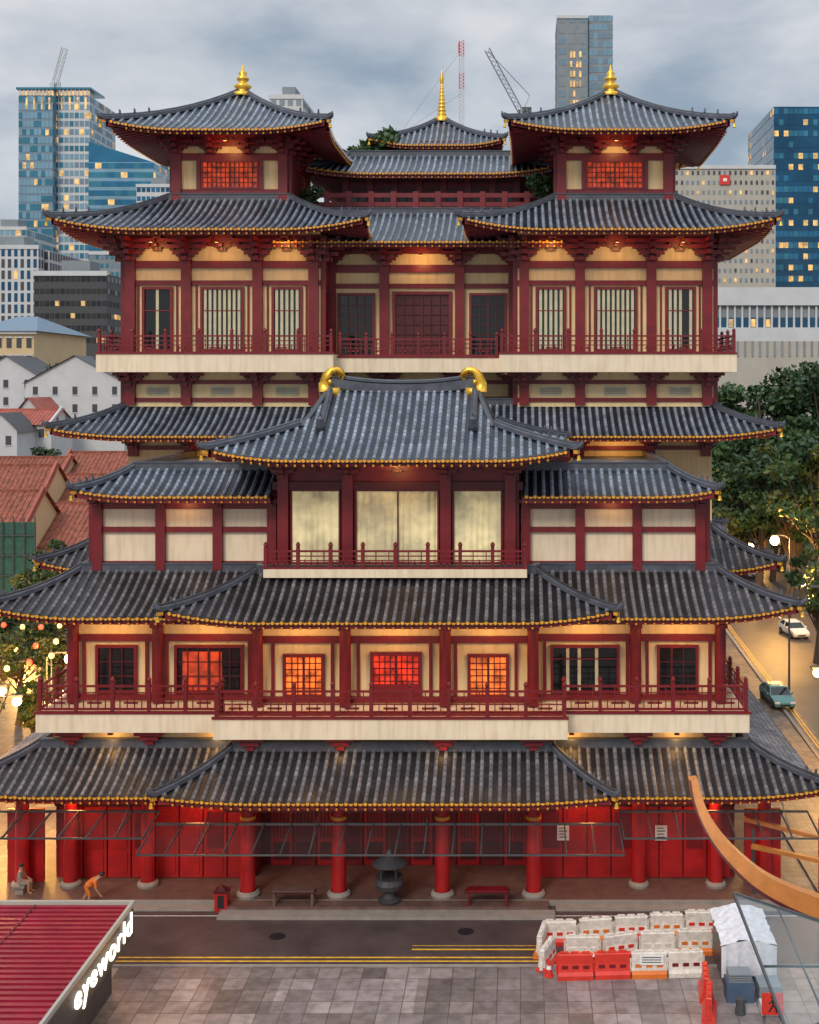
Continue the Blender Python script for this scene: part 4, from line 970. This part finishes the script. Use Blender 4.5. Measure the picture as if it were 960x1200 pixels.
# ------------------------------------------------------------ people
def skin(name,joints,edges,mt,parent):
    me=bpy.data.meshes.new(name);me.from_pydata([j[:3] for j in joints],edges,[])
    o=bpy.data.objects.new(name,me);sc.collection.objects.link(o);o.parent=parent
    o.modifiers.new('s','SKIN');sv=me.skin_vertices[0].data
    for i,j in enumerate(joints):sv[i].radius=(j[3],j[3]);sv[i].use_root=(i==0)
    o.modifiers.new('d','SUBSURF').levels=1;me.materials.append(MATS[MI[mt]]);return o
def person(name,x,y,z,pose,cloth,sc_=1.0):
    E=empty(name);E.location=(x,y,z);E.scale=(sc_,)*3
    if pose=='bend':
        J=dict(pel=(0,0,.86,.13),ch=(.32,-.05,1.12,.14),nk=(.46,-.08,1.22,.06),hd=(.57,-.1,1.3,.1),ht=(.66,-.1,1.36,.07),
          hl=(-.03,-.1,.82,.09),kl=(.12,-.14,.47,.065),al=(0,-.15,.07,.04),tl=(.17,-.17,.03,.035),hr=(-.03,.1,.82,.09),kr=(-.1,.13,.46,.065),ar=(-.33,.15,.09,.04),tr=(-.18,.17,.03,.035),
          sl=(.36,-.24,1.1,.065),el=(.42,-.3,.83,.045),wl=(.55,-.28,.62,.03),ml=(.6,-.27,.55,.03),sr=(.34,.14,1.12,.065),er=(.22,.26,.88,.045),wr=(.3,.3,.68,.03),mr=(.33,.3,.6,.03))
    else:
        J=dict(pel=(0,0,.5,.14),ch=(.02,0,.9,.15),nk=(.03,0,1.08,.06),hd=(.06,0,1.2,.1),ht=(.07,0,1.29,.07),
          hl=(.05,-.1,.48,.09),kl=(.45,-.13,.5,.065),al=(.43,-.14,.08,.04),tl=(.6,-.15,.03,.035),hr=(.05,.1,.48,.09),kr=(.45,.13,.5,.065),ar=(.45,.14,.08,.04),tr=(.62,.15,.03,.035),
          sl=(.02,-.2,.98,.065),el=(.12,-.25,.72,.045),wl=(.34,-.18,.6,.03),ml=(.42,-.16,.58,.03),sr=(.02,.2,.98,.065),er=(.12,.25,.72,.045),wr=(.34,.18,.6,.03),mr=(.42,.16,.58,.03))
    ks=list(J);js=[J[k] for k in ks];ix=ks.index
    ed=[('pel','ch'),('ch','nk'),('nk','hd'),('hd','ht'),('pel','hl'),('hl','kl'),('kl','al'),('al','tl'),('pel','hr'),('hr','kr'),('kr','ar'),('ar','tr'),('ch','sl'),('sl','el'),('el','wl'),('wl','ml'),('ch','sr'),('sr','er'),('er','wr'),('wr','mr')]
    ed=[(ix(a_),ix(b_)) for a_,b_ in ed]
    for w in ('ml','mr'):
        c=J[w]
        for k in range(5):
            js.append((c[0]+.07 if k else c[0]+.03,c[1]-.03+.018*k,c[2]-.05+.01*abs(k-2),.009));ed.append((ix(w),len(js)-1))
    skin('body',js,ed,'skin',E)
    cj=[(J[k][0],J[k][1],J[k][2],J[k][3]*1.22) for k in ['pel','ch','hl','kl','hr','kr','sl','el','sr','er']]
    skin('clothes',cj,[(0,1),(0,2),(2,3),(0,4),(4,5),(1,6),(6,7),(1,8),(8,9)],cloth,E)
    h=J['hd'];t=J['ht'];m=MB();c=(Vector(h[:3])+Vector(t[:3]))/2
    m.lathe(c.x-.02,c.y,[(.1,c.z-.02),(.115,c.z+.04),(.09,c.z+.1),(0,c.z+.135)],10,'black')
    f=Vector((h[0]+.1,h[1],h[2]))
    m.tube([f,f+Vector((.03,0,-.02))],[.018,.01],5,'skin')
    for q in (-1,1):m.box(f.x-.01,f.x+.004,f.y+q*.035-.01,f.y+q*.035+.01,f.z+.02,f.z+.035,'black')
    m.box(f.x-.01,f.x+.004,f.y-.02,f.y+.02,f.z-.05,f.z-.042,'red')
    m.obj('head_features',E)
    return E
person('bending_person',-20.6,-1.45,0.1,'bend','orange',1.18)
person('seated_person',-24.3,-.3,.28,'sit','stone',1.05)
m=MB();m.box(-24.6,-24.0,-.6,0,.6,.7,'stone');m.box(-24.5,-24.1,-.5,-.1,.28,.6,'stone');m.obj('stone_stool')
# ------------------------------------------------------------ world, sun, camera
w=bpy.data.worlds.new('World');sc.world=w;w.use_nodes=True;nt=w.node_tree;N=nt.nodes;L=nt.links;N.clear()
out=N.new('ShaderNodeOutputWorld');bg=N.new('ShaderNodeBackground');L.new(bg.outputs[0],out.inputs[0])
sky=N.new('ShaderNodeTexSky');sky.sky_type='NISHITA';sky.sun_disc=False;sky.sun_elevation=R(38);sky.sun_rotation=R(200)
tc=N.new('ShaderNodeTexCoord');mp=N.new('ShaderNodeMapping');mp.inputs['Scale'].default_value=(1.7,1.7,4.2);mp.inputs['Location'].default_value=(.7,.1,.4);L.new(tc.outputs['Generated'],mp.inputs['Vector'])
n=N.new('ShaderNodeTexNoise');n.inputs['Scale'].default_value=2.9;n.inputs['Detail'].default_value=7;n.inputs['Roughness'].default_value=.5;n.inputs['Distortion'].default_value=.15;L.new(mp.outputs[0],n.inputs['Vector'])
r=N.new('ShaderNodeValToRGB');r.color_ramp.elements[0].position=.36;r.color_ramp.elements[1].position=.64
r.color_ramp.elements[0].color=(.27,.34,.42,1);r.color_ramp.elements[1].color=(.66,.67,.69,1);L.new(n.outputs['Fac'],r.inputs['Fac'])
sp=N.new('ShaderNodeSeparateXYZ');L.new(tc.outputs['Generated'],sp.inputs[0])
mr=N.new('ShaderNodeMapRange');mr.inputs['From Min'].default_value=.33;mr.inputs['From Max'].default_value=.9;mr.inputs['To Min'].default_value=1.0;mr.inputs['To Max'].default_value=2.5;L.new(sp.outputs['Z'],mr.inputs['Value'])
mx=N.new('ShaderNodeMix');mx.data_type='RGBA';mx.blend_type='MULTIPLY';mx.inputs['Factor'].default_value=1;L.new(r.outputs['Color'],mx.inputs['A']);L.new(mr.outputs['Result'],mx.inputs['B'])
s1=N.new('ShaderNodeMix');s1.data_type='RGBA';s1.inputs['Factor'].default_value=.012;L.new(mx.outputs['Result'],s1.inputs['A']);L.new(sky.outputs['Color'],s1.inputs['B'])
L.new(s1.outputs['Result'],bg.inputs['Color']);bg.inputs['Strength'].default_value=1.0
sl=bpy.data.lights.new('sun','SUN');sl.energy=1.75;sl.angle=R(20);sl.color=(1,.90,.78);so=bpy.data.objects.new('sun',sl);so.rotation_euler=(R(52),0,R(-20));sc.collection.objects.link(so)
cd=bpy.data.cameras.new('camera');co=bpy.data.objects.new('camera',cd);sc.collection.objects.link(co)
co.location=(0,-60,25);co.rotation_euler=(R(90),0,0)
cd.sensor_fit='VERTICAL';cd.sensor_height=24;cd.lens=24*1440/1200;cd.shift_x=(480-610)/1200;cd.shift_y=(450-600)/1200;cd.clip_end=6000;cd.clip_start=.5
sc.camera=co
sc.view_settings.view_transform='Standard';sc.view_settings.look='None';sc.view_settings.exposure=0
